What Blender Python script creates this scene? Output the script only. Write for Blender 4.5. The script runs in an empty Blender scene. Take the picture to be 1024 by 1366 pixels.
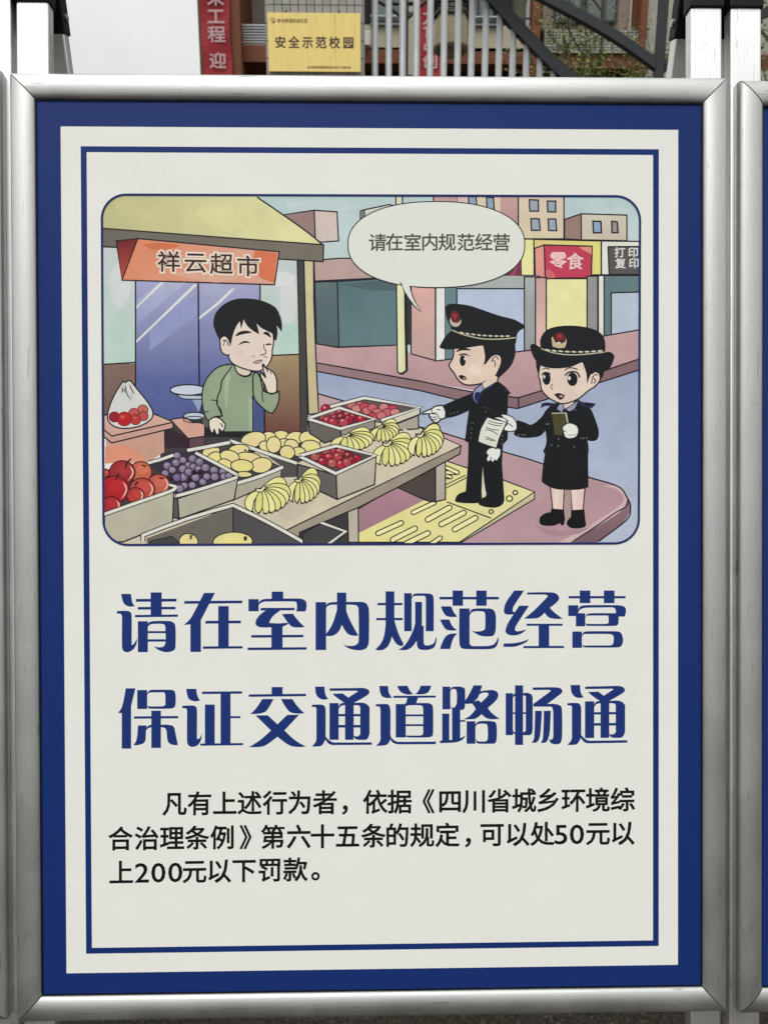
import bpy, bmesh, math, random
from mathutils import Matrix, Vector, noise
from mathutils.geometry import tessellate_polygon
random.seed(7)
rad = math.radians
scene = bpy.context.scene
COL = scene.collection

# ------------------------------------------------------------ camera, sky, sun, exposure
FPX, CX, CY = 1027.0, 512.0, 683.0          # focal length and centre in photo pixels (1024 x 1366)
LEAN = rad(11.8)
M_board = Matrix.Translation((0, 0, 1.23)) @ Matrix.Rotation(math.pi/2 - LEAN, 4, 'X')
M_bc = Matrix.Translation((-0.01471, -0.05192, -1.03263)) @ Matrix.Rotation(0.00329, 4, 'Z') \
    @ Matrix.Rotation(0.01805, 4, 'Y') @ Matrix.Rotation(0.0092, 4, 'X')
M_cam = M_board @ M_bc.inverted()
cam_d = bpy.data.cameras.new('camera')
cam = bpy.data.objects.new('camera', cam_d)
COL.objects.link(cam)
cam.matrix_world = M_cam
cam_d.sensor_fit = 'VERTICAL'
cam_d.sensor_height = 36.0
cam_d.lens = FPX / 1366.0 * 36.0
cam_d.clip_start = 0.05
cam_d.clip_end = 2000
cam_d.dof.use_dof = True
cam_d.dof.focus_distance = 1.04
cam_d.dof.aperture_fstop = 11
scene.camera = cam

world = bpy.data.worlds.new('World')
scene.world = world
world.use_nodes = True
nt = world.node_tree
for n in list(nt.nodes): nt.nodes.remove(n)
out = nt.nodes.new('ShaderNodeOutputWorld')
bg = nt.nodes.new('ShaderNodeBackground')
sky = nt.nodes.new('ShaderNodeTexSky')
sky.sky_type = 'NISHITA'; sky.sun_disc = False
SUN_EL, SUN_AZ = 58, 200                      # degrees; azimuth measured clockwise from +Y
sky.sun_elevation = rad(SUN_EL); sky.sun_rotation = rad(SUN_AZ)
sky.air_density = 1.0; sky.dust_density = 4.0
hs = nt.nodes.new('ShaderNodeHueSaturation'); hs.inputs['Saturation'].default_value = 0.12
tc = nt.nodes.new('ShaderNodeTexCoord')
sep = nt.nodes.new('ShaderNodeSeparateXYZ')
mr = nt.nodes.new('ShaderNodeMapRange')       # overcast sky: brighter towards the zenith
mr.inputs['From Min'].default_value = 0.0; mr.inputs['From Max'].default_value = 1.0
mr.inputs['To Min'].default_value = 4.2; mr.inputs['To Max'].default_value = 9.0
cl = nt.nodes.new('ShaderNodeTexNoise'); cl.inputs['Scale'].default_value = 2.2
cl.inputs['Detail'].default_value = 4; cl.inputs['Roughness'].default_value = 0.5
mc = nt.nodes.new('ShaderNodeMapRange')
mc.inputs['From Min'].default_value = 0.35; mc.inputs['From Max'].default_value = 0.65
mc.inputs['To Min'].default_value = 0.86; mc.inputs['To Max'].default_value = 1.14
mul = nt.nodes.new('ShaderNodeMath'); mul.operation = 'MULTIPLY'
cc = nt.nodes.new('ShaderNodeCombineColor')
tint = nt.nodes.new('ShaderNodeVectorMath'); tint.operation = 'SCALE'
tv = nt.nodes.new('ShaderNodeCombineXYZ')
tv.inputs[0].default_value = 0.975; tv.inputs[1].default_value = 1.0; tv.inputs[2].default_value = 0.985
mix = nt.nodes.new('ShaderNodeMix'); mix.data_type = 'RGBA'; mix.inputs['Factor'].default_value = 0.72
L = nt.links.new
L(sky.outputs[0], hs.inputs['Color'])
L(tc.outputs['Generated'], sep.inputs[0]); L(sep.outputs['Z'], mr.inputs['Value'])
L(tc.outputs['Generated'], cl.inputs['Vector']); L(cl.outputs['Fac'], mc.inputs['Value'])
L(mr.outputs[0], mul.inputs[0]); L(mc.outputs[0], mul.inputs[1])
L(tv.outputs[0], tint.inputs[0]); L(mul.outputs[0], tint.inputs['Scale'])
L(hs.outputs[0], mix.inputs['A']); L(tint.outputs[0], mix.inputs['B'])
L(mix.outputs['Result'], bg.inputs['Color']); bg.inputs['Strength'].default_value = 0.12
L(bg.outputs[0], out.inputs[0])

sun_d = bpy.data.lights.new('sun', 'SUN'); sun_d.energy = 0.9; sun_d.angle = rad(35); sun_d.color = (1, 0.985, 0.955)
sun = bpy.data.objects.new('sun', sun_d); COL.objects.link(sun)
sd = Vector((math.sin(rad(SUN_AZ))*math.cos(rad(SUN_EL)), math.cos(rad(SUN_AZ))*math.cos(rad(SUN_EL)), math.sin(rad(SUN_EL))))
sun.rotation_euler = sd.to_track_quat('Z', 'Y').to_euler()
scene.view_settings.view_transform = 'Standard'; scene.view_settings.look = 'None'
scene.view_settings.exposure = 0.33; scene.view_settings.gamma = 1
scene.view_settings.use_curve_mapping = False

# ------------------------------------------------------------ helpers
cam_in_board = M_bc.inverted()
cam_o = cam_in_board.translation.copy(); cam_r = cam_in_board.to_3x3()
def px2b(x, y, z=0.0):
    """photo pixel -> point on the board plane (board coordinates)"""
    d = cam_r @ Vector(((x-CX)/FPX, -(y-CY)/FPX, -1))
    t = (z - cam_o.z) / d.z
    return (cam_o.x + d.x*t, cam_o.y + d.y*t)
CO = M_cam.translation.copy(); CR = M_cam.to_3x3()
def P(x, y, Y):
    """photo pixel -> world point in the vertical plane at distance Y"""
    d = CR @ Vector(((x-CX)/FPX, -(y-CY)/FPX, -1))
    return CO + d * ((Y - CO.y) / d.y)

def s2l(c):
    c = c/255.0
    return c/12.92 if c <= 0.04045 else ((c+0.055)/1.055)**2.4
def lin(rgb, k=1.0): return tuple(min(0.95, s2l(c)*k) for c in rgb)

def empty(name, loc, label, cat, group=None):
    o = bpy.data.objects.new(name, None); COL.objects.link(o)
    o.location = loc; o['label'] = label; o['category'] = cat
    if group: o['group'] = group
    return o
def mesh_obj(name, verts, faces, m, parent=None, smooth=False, kind=None):
    me = bpy.data.meshes.new(name)
    me.from_pydata([tuple(v) for v in verts], [], faces); me.update()
    if smooth:
        for p in me.polygons: p.use_smooth = True
    o = bpy.data.objects.new(name, me); COL.objects.link(o)
    if m: me.materials.append(m)
    if parent is not None:
        o.parent = parent
    if kind: o['kind'] = kind
    return o
def tag(o, label, cat, group=None):
    o['label'] = label; o['category'] = cat
    if group: o['group'] = group
    return o

class MB:
    """collects shapes into one mesh; xf maps points"""
    def __init__(s, xf=None): s.v = []; s.f = []; s.xf = xf
    def add(s, vs, fs):
        n = len(s.v)
        s.v += [tuple(s.xf(Vector(v))) if s.xf else tuple(v) for v in vs]
        s.f += [tuple(i+n for i in f) for f in fs]
        return s
    def box(s, x0, x1, y0, y1, z0, z1, b=0.0):
        if b <= 0:
            vs = [(x, y, z) for x in (x0, x1) for y in (y0, y1) for z in (z0, z1)]
            fs = [(0,1,3,2),(4,6,7,5),(0,4,5,1),(2,3,7,6),(0,2,6,4),(1,5,7,3)]
            return s.add(vs, fs)
        bm = bmesh.new()
        bmesh.ops.create_cube(bm, size=1)
        for v in bm.verts:
            v.co = Vector(((x0+x1)/2 + v.co.x*(x1-x0), (y0+y1)/2 + v.co.y*(y1-y0), (z0+z1)/2 + v.co.z*(z1-z0)))
        bmesh.ops.bevel(bm, geom=list(bm.edges), offset=b, segments=2, affect='EDGES', profile=0.5)
        bm.verts.index_update()
        s.add([v.co for v in bm.verts], [tuple(v.index for v in f.verts) for f in bm.faces]); bm.free()
        return s
    def tube(s, pts, r, n=8, r2=None):
        pts = [Vector(p) for p in pts]; m = len(pts)
        vs = []; fs = []
        up = Vector((0, 0, 1))
        for i, p in enumerate(pts):
            t = (pts[min(i+1, m-1)] - pts[max(i-1, 0)]).normalized()
            a = t.cross(up)
            if a.length < 1e-3: a = t.cross(Vector((0, 1, 0)))
            a.normalize(); b = a.cross(t)
            rr = r if r2 is None else r + (r2-r)*i/(m-1)
            for k in range(n):
                an = 2*math.pi*k/n
                vs.append(p + a*math.cos(an)*rr + b*math.sin(an)*rr)
        for i in range(m-1):
            for k in range(n):
                fs.append((i*n+k, i*n+(k+1) % n, (i+1)*n+(k+1) % n, (i+1)*n+k))
        fs.append(tuple(range(n))[::-1]); fs.append(tuple(range((m-1)*n, m*n)))
        return s.add(vs, fs)
    def build(s, name, m, parent=None, smooth=False, kind=None):
        return mesh_obj(name, s.v, s.f, m, parent, smooth, kind)

# ------------------------------------------------------------ materials
def mat(name, rgb, rough=0.6, metal=0.0, noise_s=0, noise_a=0.0, bump=0.0, stretch=(1, 1, 1), spec=0.5, coat=0.0, dirt=None):
    m = bpy.data.materials.new(name); m.use_nodes = True
    t = m.node_tree; b = t.nodes['Principled BSDF']
    b.inputs['Base Color'].default_value = (*rgb, 1)
    b.inputs['Roughness'].default_value = rough; b.inputs['Metallic'].default_value = metal
    b.inputs['Specular IOR Level'].default_value = spec
    b.inputs['Coat Weight'].default_value = coat
    if noise_s:
        c = t.nodes.new('ShaderNodeTexCoord'); mp = t.nodes.new('ShaderNodeMapping'); mp.inputs['Scale'].default_value = stretch
        nz = t.nodes.new('ShaderNodeTexNoise'); nz.inputs['Scale'].default_value = noise_s; nz.inputs['Detail'].default_value = 6
        t.links.new(c.outputs['Object'], mp.inputs[0]); t.links.new(mp.outputs[0], nz.inputs['Vector'])
        mrr = t.nodes.new('ShaderNodeMapRange'); mrr.inputs['From Min'].default_value = 0.3; mrr.inputs['From Max'].default_value = 0.7
        mrr.inputs['To Min'].default_value = 1-noise_a; mrr.inputs['To Max'].default_value = 1+noise_a
        t.links.new(nz.outputs['Fac'], mrr.inputs['Value'])
        vm = t.nodes.new('ShaderNodeVectorMath'); vm.operation = 'SCALE'; vm.inputs[0].default_value = rgb
        t.links.new(mrr.outputs[0], vm.inputs['Scale']); last = vm.outputs[0]
        if dirt:
            n2 = t.nodes.new('ShaderNodeTexNoise'); n2.inputs['Scale'].default_value = dirt[1]; n2.inputs['Detail'].default_value = 8
            n2.inputs['Roughness'].default_value = 0.7
            t.links.new(mp.outputs[0], n2.inputs['Vector'])
            r2 = t.nodes.new('ShaderNodeMapRange'); r2.inputs['From Min'].default_value = dirt[2]; r2.inputs['From Max'].default_value = dirt[2]+0.12
            r2.inputs['To Max'].default_value = dirt[3]
            t.links.new(n2.outputs['Fac'], r2.inputs['Value'])
            mx = t.nodes.new('ShaderNodeMix'); mx.data_type = 'RGBA'
            t.links.new(r2.outputs[0], mx.inputs['Factor']); t.links.new(last, mx.inputs['A']); mx.inputs['B'].default_value = (*dirt[0], 1)
            last = mx.outputs['Result']
        t.links.new(last, b.inputs['Base Color'])
        if bump:
            bp = t.nodes.new('ShaderNodeBump'); bp.inputs['Strength'].default_value = bump; bp.inputs['Distance'].default_value = 0.002
            t.links.new(nz.outputs['Fac'], bp.inputs['Height']); t.links.new(bp.outputs[0], b.inputs['Normal'])
    return m

def alu(name, base, along, rough=0.47):
    """brushed, worn aluminium: fine lines along one axis, a few scratches and scuffs"""
    m = bpy.data.materials.new(name); m.use_nodes = True
    t = m.node_tree; b = t.nodes['Principled BSDF']; N = t.nodes.new; K = t.links.new
    b.inputs['Metallic'].default_value = 1.0
    c = N('ShaderNodeTexCoord')
    def nz(scale, st, det=5, ro=0.6):
        mp = N('ShaderNodeMapping'); mp.inputs['Scale'].default_value = st
        K(c.outputs['Object'], mp.inputs[0])
        n = N('ShaderNodeTexNoise'); n.inputs['Scale'].default_value = scale; n.inputs['Detail'].default_value = det
        n.inputs['Roughness'].default_value = ro; K(mp.outputs[0], n.inputs['Vector']); return n
    def rng(src, a, b_, lo, hi):
        r = N('ShaderNodeMapRange'); r.inputs['From Min'].default_value = a; r.inputs['From Max'].default_value = b_
        r.inputs['To Min'].default_value = lo; r.inputs['To Max'].default_value = hi; K(src, r.inputs['Value']); return r.outputs[0]
    st = (0.03, 1, 1) if along == 'x' else (1, 0.03, 0.03)
    fine = nz(700, st, 3); patch = nz(9, (1, 1, 1), 6); scr = nz(240, tuple(s*2 if s < 0.1 else s for s in st), 2, 0.6); scuff = nz(38, (1, 1, 1), 8, 0.75)
    f1 = rng(fine.outputs['Fac'], 0.3, 0.7, 0.95, 1.05)
    f2 = rng(patch.outputs['Fac'], 0.3, 0.7, 0.95, 1.04)
    f3 = rng(scr.outputs['Fac'], 0.675, 0.71, 1.0, 0.66)
    f4 = rng(scuff.outputs['Fac'], 0.60, 0.70, 1.0, 0.80)
    def mulv(a, d):
        q = N('ShaderNodeMath'); q.operation = 'MULTIPLY'; K(a, q.inputs[0]); K(d, q.inputs[1]); return q.outputs[0]
    f = mulv(mulv(f1, f2), mulv(f3, f4))
    vm = N('ShaderNodeVectorMath'); vm.operation = 'SCALE'; vm.inputs[0].default_value = base; K(f, vm.inputs['Scale'])
    K(vm.outputs[0], b.inputs['Base Color'])
    K(rng(patch.outputs['Fac'], 0.3, 0.7, rough-0.05, rough+0.07), b.inputs['Roughness'])
    bp = N('ShaderNodeBump'); bp.inputs['Strength'].default_value = 0.12; bp.inputs['Distance'].default_value = 0.0006
    K(fine.outputs['Fac'], bp.inputs['Height']); K(bp.outputs[0], b.inputs['Normal'])
    return m

M_ALUX = alu('brushed_aluminium_across', (0.55, 0.555, 0.54), 'x')
M_ALUY = alu('brushed_aluminium_up', (0.55, 0.555, 0.54), 'y')
M_LEG = alu('anodised_leg', (0.86, 0.86, 0.85), 'y', 0.42)
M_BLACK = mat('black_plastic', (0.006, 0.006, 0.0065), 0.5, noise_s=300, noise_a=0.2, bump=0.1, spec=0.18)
M_SCREW = mat('screw_steel', (0.6, 0.6, 0.58), 0.3, 1.0)
M_BACK = mat('back_panel', (0.35, 0.35, 0.34), 0.7, noise_s=20, noise_a=0.1)

def print_mat(name='printed_sheet', lo1=0.985, hi1=1.01, sc1=14):
    m = bpy.data.materials.new(name); m.use_nodes = True
    t = m.node_tree; b = t.nodes['Principled BSDF']; N = t.nodes.new; K = t.links.new
    at = N('ShaderNodeAttribute'); at.attribute_name = 'ink'
    c = N('ShaderNodeTexCoord')
    n1 = N('ShaderNodeTexNoise'); n1.inputs['Scale'].default_value = sc1; n1.inputs['Detail'].default_value = 6
    n2 = N('ShaderNodeTexNoise'); n2.inputs['Scale'].default_value = 420; n2.inputs['Detail'].default_value = 3
    for n in (n1, n2): K(c.outputs['Object'], n.inputs['Vector'])
    def rng(src, lo, hi):
        r = N('ShaderNodeMapRange'); r.inputs['From Min'].default_value = 0.3; r.inputs['From Max'].default_value = 0.7
        r.inputs['To Min'].default_value = lo; r.inputs['To Max'].default_value = hi; K(src, r.inputs['Value']); return r.outputs[0]
    q = N('ShaderNodeMath'); q.operation = 'MULTIPLY'
    K(rng(n1.outputs['Fac'], lo1, hi1), q.inputs[0]); K(rng(n2.outputs['Fac'], 0.985, 1.015), q.inputs[1])
    n3 = N('ShaderNodeTexNoise'); n3.inputs['Scale'].default_value = 75; n3.inputs['Detail'].default_value = 4; n3.inputs['Roughness'].default_value = 0.65
    n4 = N('ShaderNodeTexNoise'); n4.inputs['Scale'].default_value = 5; n4.inputs['Detail'].default_value = 8; n4.inputs['Roughness'].default_value = 0.7
    mp = N('ShaderNodeMapping'); mp.inputs['Scale'].default_value = (1.6, 0.7, 1); K(c.outputs['Object'], mp.inputs[0])
    K(c.outputs['Object'], n3.inputs['Vector']); K(mp.outputs[0], n4.inputs['Vector'])
    def thr(src, a, b_, lo):
        r = N('ShaderNodeMapRange'); r.inputs['From Min'].default_value = a; r.inputs['From Max'].default_value = b_
        r.inputs['To Min'].default_value = 1.0; r.inputs['To Max'].default_value = lo; K(src, r.inputs['Value']); return r.outputs[0]
    for o_ in (thr(n3.outputs['Fac'], 0.735, 0.78, 0.72), thr(n4.outputs['Fac'], 0.60, 0.72, 0.955)):   # fly specks, handling smudges
        q2 = N('ShaderNodeMath'); q2.operation = 'MULTIPLY'; K(q.outputs[0], q2.inputs[0]); K(o_, q2.inputs[1]); q = q2
    vm = N('ShaderNodeVectorMath'); vm.operation = 'SCALE'; K(at.outputs['Color'], vm.inputs[0]); K(q.outputs[0], vm.inputs['Scale'])
    K(vm.outputs[0], b.inputs['Base Color'])
    b.inputs['Roughness'].default_value = 0.42; b.inputs['Specular IOR Level'].default_value = 0.12
    bp = N('ShaderNodeBump'); bp.inputs['Strength'].default_value = 0.08; bp.inputs['Distance'].default_value = 0.0005
    K(n2.outputs['Fac'], bp.inputs['Height']); K(bp.outputs[0], b.inputs['Normal'])
    return m
M_PRINT = print_mat()
M_PRINT_PIC = print_mat('printed_watercolour', 0.935, 1.055, 32)

# ------------------------------------------------------------ glyphs from Blender's own font
GL = {}
def load_glyphs(req):
    obs = {}
    for ch, off in sorted(req):
        cu = bpy.data.curves.new('glyph', 'FONT'); cu.body = ch; cu.size = 1.0
        cu.resolution_u = 3; cu.align_x = 'LEFT'
        o = bpy.data.objects.new('glyph', cu); COL.objects.link(o); obs[(ch, off)] = o
    dg = bpy.context.evaluated_depsgraph_get(); dg.update()
    for k, o in obs.items():
        me = o.evaluated_get(dg).to_mesh()
        vs = [tuple(v.co)[:2] for v in me.vertices]; fs = [tuple(p.vertices) for p in me.polygons]
        if k[1] > 0:                          # bolder weight: a ribbon along every contour of the glyph
            cnt = {}
            for f in fs:
                for i in range(len(f)):
                    a, b = f[i], f[(i+1) % len(f)]; cnt.setdefault((min(a, b), max(a, b)), []).append((a, b))
            nxt = {e[0][0]: e[0][1] for e in cnt.values() if len(e) == 1}
            w = k[1]; rib = []
            prv = {b: a for a, b in nxt.items()}
            def nrm(a, b):
                dx, dy = vs[b][0]-vs[a][0], vs[b][1]-vs[a][1]; l = math.hypot(dx, dy) or 1e-9; return (dy/l, -dx/l)
            off_v = {}
            base = len(vs)
            for a in list(nxt):
                if a not in prv: continue
                n1 = nrm(prv[a], a); n2 = nrm(a, nxt[a]); sx, sy = n1[0]+n2[0], n1[1]+n2[1]; l = math.hypot(sx, sy)
                if l < 0.3: sx, sy, kk = n2[0], n2[1], 1
                else:
                    sx, sy = sx/l, sy/l; kk = min(1.5, 1/max(0.3, sx*n2[0]+sy*n2[1]))
                off_v[a] = len(vs); vs.append((vs[a][0]+sx*w*kk, vs[a][1]+sy*w*kk))
            for a, b in nxt.items():
                if a in off_v and b in off_v: rib.append((a, off_v[a], off_v[b], b))
            fs = fs + rib
        GL[k] = (vs, fs)
        o.evaluated_get(dg).to_mesh_clear()
    for o in obs.values():
        cu = o.data; bpy.data.objects.remove(o); bpy.data.curves.remove(cu)
REF = '国'
def glyph_center(): 
    v = GL[(REF, 0.0)][0]
    xs = [p[0] for p in v]; ys = [p[1] for p in v]
    return (min(xs)+max(xs))/2, (min(ys)+max(ys))/2, max(xs)-min(xs)

# ------------------------------------------------------------ flat print engine (all coordinates in photo pixels, mapped onto the board)
def curve(s, closed=True, seg=6):
    pts = []
    for tk in s.split():
        sm = tk[0] == '~'
        a, b = tk.lstrip('~').split(',')
        pts.append((float(a), float(b), sm))
    n = len(pts); outp = []
    rngs = range(n if closed else n-1)
    def tan(i):
        a = pts[(i-1) % n]; b = pts[(i+1) % n]
        return ((b[0]-a[0])*0.5, (b[1]-a[1])*0.5)
    for i in rngs:
        p = pts[i]; q = pts[(i+1) % n]
        outp.append((p[0], p[1]))
        if not p[2] and not q[2]: continue
        d = (q[0]-p[0], q[1]-p[1]); ln = math.hypot(*d) or 1e-6
        def clampt(t):
            l = math.hypot(*t) or 1e-6; k = min(1.0, ln*1.3/l); return (t[0]*k, t[1]*k)
        m1 = clampt(tan(i)) if p[2] else None
        m2 = clampt(tan((i+1) % n)) if q[2] else None
        if m1 is None: m1 = (1.5*d[0]-0.5*m2[0], 1.5*d[1]-0.5*m2[1])
        if m2 is None: m2 = (1.5*d[0]-0.5*m1[0], 1.5*d[1]-0.5*m1[1])
        for k in range(1, seg):
            t = k/seg; t2 = t*t; t3 = t2*t
            h = (2*t3-3*t2+1, t3-2*t2+t, -2*t3+3*t2, t3-t2)
            outp.append(tuple(h[0]*p[j]+h[1]*m1[j]+h[2]*q[j]+h[3]*m2[j] for j in (0, 1)))
    if not closed: outp.append((pts[-1][0], pts[-1][1]))
    return outp
def clip_poly(poly, clipper):
    """Sutherland-Hodgman against a convex polygon (photo pixels, y down, clockwise on screen)"""
    res = poly
    m = len(clipper)
    for i in range(m):
        ax, ay = clipper[i]; bx, by = clipper[(i+1) % m]
        ex, ey = bx-ax, by-ay
        side = lambda p: ex*(p[1]-ay) - ey*(p[0]-ax)
        inp = res; res = []
        if not inp: return []
        ds = [side(p) for p in inp]
        if min(ds) >= 0: res = inp; continue
        for j in range(len(inp)):
            c = inp[j]; pr = inp[j-1]; dc = ds[j]; dp = ds[j-1]
            if (dc >= 0) != (dp >= 0):
                t = dp/(dp-dc); res.append((pr[0]+(c[0]-pr[0])*t, pr[1]+(c[1]-pr[1])*t))
            if dc >= 0: res.append(c)
    return res
INK_K = 1.0
STEP = 0.0000025
class Print:
    def __init__(s):
        s.layers = []; s.obs = {}; s.cur = None; s.ox = s.oy = 0; s.sc = 1; s.clip = None; s.parent = None; s.out = []
    def begin(s, name, label=None):
        s.cur = {'name': name, 'label': label, 'v': [], 'f': [], 'c': [], 'pic': bool(s.clip)}; s.out.append(s.cur)
    def R(s, x, y, w): s.ox, s.oy, s.sc = x, y, w/1024.0
    def px(s): s.ox, s.oy, s.sc = 0, 0, 1
    def T(s, p): return (s.ox+p[0]*s.sc, s.oy+p[1]*s.sc)
    def z_for(s, polys):
        xs = [p[0] for q in polys for p in q]; ys = [p[1] for q in polys for p in q]
        b = (min(xs)-.2, min(ys)-.2, max(xs)+.2, max(ys)+.2); z = 0
        for (x0, y0, x1, y1, zz) in s.layers:
            if zz > z and x0 < b[2] and x1 > b[0] and y0 < b[3] and y1 > b[1]: z = zz
        z += 1
        s.layers.append((*b, z)); return z
    def emit(s, polys, color, tris=None):
        """polys: list of closed pixel polygons forming one layer"""
        if s.clip and tris is None:
            polys = [q for q in (clip_poly(p, s.clip) for p in polys) if len(q) > 2]
        polys = [p for p in polys if len(p) > 2]
        if not polys: return
        z = s.z_for(polys) * STEP
        c = s.cur
        for q in polys:
            n = len(c['v'])
            for p in q:
                u, v = px2b(p[0], p[1], 0.0)
                c['v'].append((u, v, z)); c['c'].append(s.colat(color, p))
            if tris is not None: fs = tris
            elif len(q) <= 3: fs = [tuple(range(len(q)))]
            else: fs = tessellate_polygon([[Vector((p[0], p[1], 0)) for p in q]])
            for f in fs:
                f = [n+i for i in f]
                a, b, d = (c['v'][f[i]] for i in (0, 1, 2))
                ar = (b[0]-a[0])*(d[1]-a[1])-(b[1]-a[1])*(d[0]-a[0])
                if abs(ar) < 1e-14: continue
                c['f'].append(tuple(f) if ar > 0 else tuple(f[::-1]))
    def colat(s, color, p):
        if color and color[0] == 'g':
            _, a, b, x0, y0, x1, y1 = color
            dx, dy = x1-x0, y1-y0
            t = ((p[0]-x0)*dx+(p[1]-y0)*dy)/(dx*dx+dy*dy); t = max(0, min(1, t))
            la, lb = lin(a, INK_K), lin(b, INK_K)
            return tuple(la[i]+(lb[i]-la[i])*t for i in range(3))
        return lin(color, INK_K)
    def g(s, a, b, x0, y0, x1, y1):
        p = s.T((x0, y0)); q = s.T((x1, y1)); return ('g', a, b, p[0], p[1], q[0], q[1])
    def F(s, color, pts, w=0, oc=(38, 34, 40), seg=6):
        q = [s.T(p) for p in (curve(pts, True, seg) if isinstance(pts, str) else pts)]
        if color: s.emit([q], color)
        if w: s.stroke(q+[q[0]], w, oc, closed=True)
    def L(s, pts, w=1.7, color=(38, 34, 40), taper=False, seg=6):
        q = [s.T(p) for p in (curve(pts, False, seg) if isinstance(pts, str) else pts)]
        s.stroke(q, w, color, taper=taper)
    def stroke(s, q, w, color, closed=False, taper=False):
        r = [q[0]]
        for p in q[1:]:
            if math.hypot(p[0]-r[-1][0], p[1]-r[-1][1]) > 0.05: r.append(p)
        if closed and len(r) > 2 and math.hypot(r[0][0]-r[-1][0], r[0][1]-r[-1][1]) < 0.05: r = r[:-1]
        n = len(r)
        if n < 2: return
        Lp = []; Rp = []
        for i, p in enumerate(r):
            a = r[i-1] if (i > 0 or closed) else None
            b = r[(i+1) % n] if (i < n-1 or closed) else None
            def nrm(u, v):
                l = math.hypot(v[0]-u[0], v[1]-u[1]) or 1e-6; return (-(v[1]-u[1])/l, (v[0]-u[0])/l)
            if a is None: nn = nrm(p, b); k = 1
            elif b is None: nn = nrm(a, p); k = 1
            else:
                n1 = nrm(a, p); n2 = nrm(p, b); sx, sy = n1[0]+n2[0], n1[1]+n2[1]; l = math.hypot(sx, sy)
                if l < 0.3: nn = n2; k = 1
                else: nn = (sx/l, sy/l); k = min(1.6, 1/max(0.3, nn[0]*n2[0]+nn[1]*n2[1]))
            hw = w/2*k
            if taper:
                t = i/(n-1); hw *= max(0.15, min(1, 4*t, 4*(1-t)))
            Lp.append((p[0]+nn[0]*hw, p[1]+nn[1]*hw)); Rp.append((p[0]-nn[0]*hw, p[1]-nn[1]*hw))
        quads = []
        for i in range(n if closed else n-1):
            j = (i+1) % n
            quads.append([Lp[i], Lp[j], Rp[j], Rp[i]])
        s.emit(quads, color)
    def E(s, cx, cy, rx, ry, color, w=0, rot=0, oc=(38, 34, 40), n=28):
        a = rad(rot)
        pts = [(cx+rx*math.cos(t)*math.cos(a)-ry*math.sin(t)*math.sin(a), cy+rx*math.cos(t)*math.sin(a)+ry*math.sin(t)*math.cos(a))
               for t in (2*math.pi*k/n for k in range(n))]
        s.F(color, pts, w, oc)
    def text(s, ch, x, y, size, color, off=0.0, sx=1.0, slope=0.0, z_extra=0):
        """one character centred on photo pixel x,y; size = em in pixels; clipped glyphs keep whole triangles"""
        gx, gy, _ = glyph_center()
        vs, fs = GL[(ch, off)]
        if ch.isdigit():
            xs = [p[0] for p in vs]; gx = (min(xs)+max(xs))/2
        q = []
        for (a, b) in vs:
            dx = (a-gx)*size*sx; dy = -(b-gy)*size
            q.append((x+dx, y+dy+slope*dx))
        if not q: return
        if s.clip:
            polys = [r for r in (clip_poly([q[i] for i in f] if True else 0, s.clip) for f in fs) if len(r) > 2]
            if polys: s.emit_raw(polys, color)
        else: s.emit([q], color, tris=fs)
    def emit_raw(s, polys, color):
        z = s.z_for(polys)*STEP; c = s.cur
        for q in polys:
            n = len(c['v'])
            for p in q:
                u, v = px2b(p[0], p[1], 0.0); c['v'].append((u, v, z)); c['c'].append(s.colat(color, p))
            a, b, d = (c['v'][n+i] for i in (0, 1, 2))
            ar = (b[0]-a[0])*(d[1]-a[1])-(b[1]-a[1])*(d[0]-a[0])
            c['f'].append(tuple(range(n, n+len(q))) if ar > 0 else tuple(range(n, n+len(q)))[::-1])
    def build(s, parent, xf, base_z=0.0):
        for c in s.out:
            if not c['f']: continue
            o = mesh_obj(c['name'], [xf(Vector((v[0], v[1], v[2]+base_z))) for v in c['v']], c['f'], M_PRINT_PIC if c.get('pic') else M_PRINT, parent)
            at = o.data.color_attributes.new('ink', 'FLOAT_COLOR', 'POINT')
            for i, k in enumerate(c['c']): at.data[i].color = (*k, 1)
            if c['label']: o['label'] = c['label']
# ------------------------------------------------------------ the printed sheet of the main board
NAVY = (25, 49, 111); PAPER = (235, 235, 228)
need = {(REF, 0.0)}
BODY = 0.021
rows = [
    ('凡有上述行为者，依据《四川省城乡环境综', [233,266.6,300,333,367,400,433.6,469,500.3,533,563,600,632.7,666,698.5,731,764.6,797,830], 1073.5, 1067.2),
    ('合治理条例》第六十五条的规定，可以处50元以', [161,196,229.7,263,297,336,364,398.5,430,463.5,498,529.7,563,596.6,633,656,689.5,723,747.8,769,797,829.6], 1119.5, 1111.6),
    ('上200元以下罚款。', [162,189.5,211.5,234,259.6,292,325.7,360,394,431], 1164.5, 1160.5)]
for r in rows: need |= {(c, BODY) for c in r[0]} | {(c, 0.012) for c in '502'}
need |= {(c, 0.016) for c in '请在室内规范经营'} | {(c, 0.012) for c in '祥云超市'} | {(c, 0.085) for c in '祥云超市'} | {(c, 0.02) for c in '零食打印复'}
need |= {(c, 0.018) for c in '来工程迎方食品创'} | {(c, 0.024) for c in '安全示范校园'} | {(c, 0.01) for c in '板仓街道安全社区创建工作委员会国际'}
load_glyphs(need)

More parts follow.
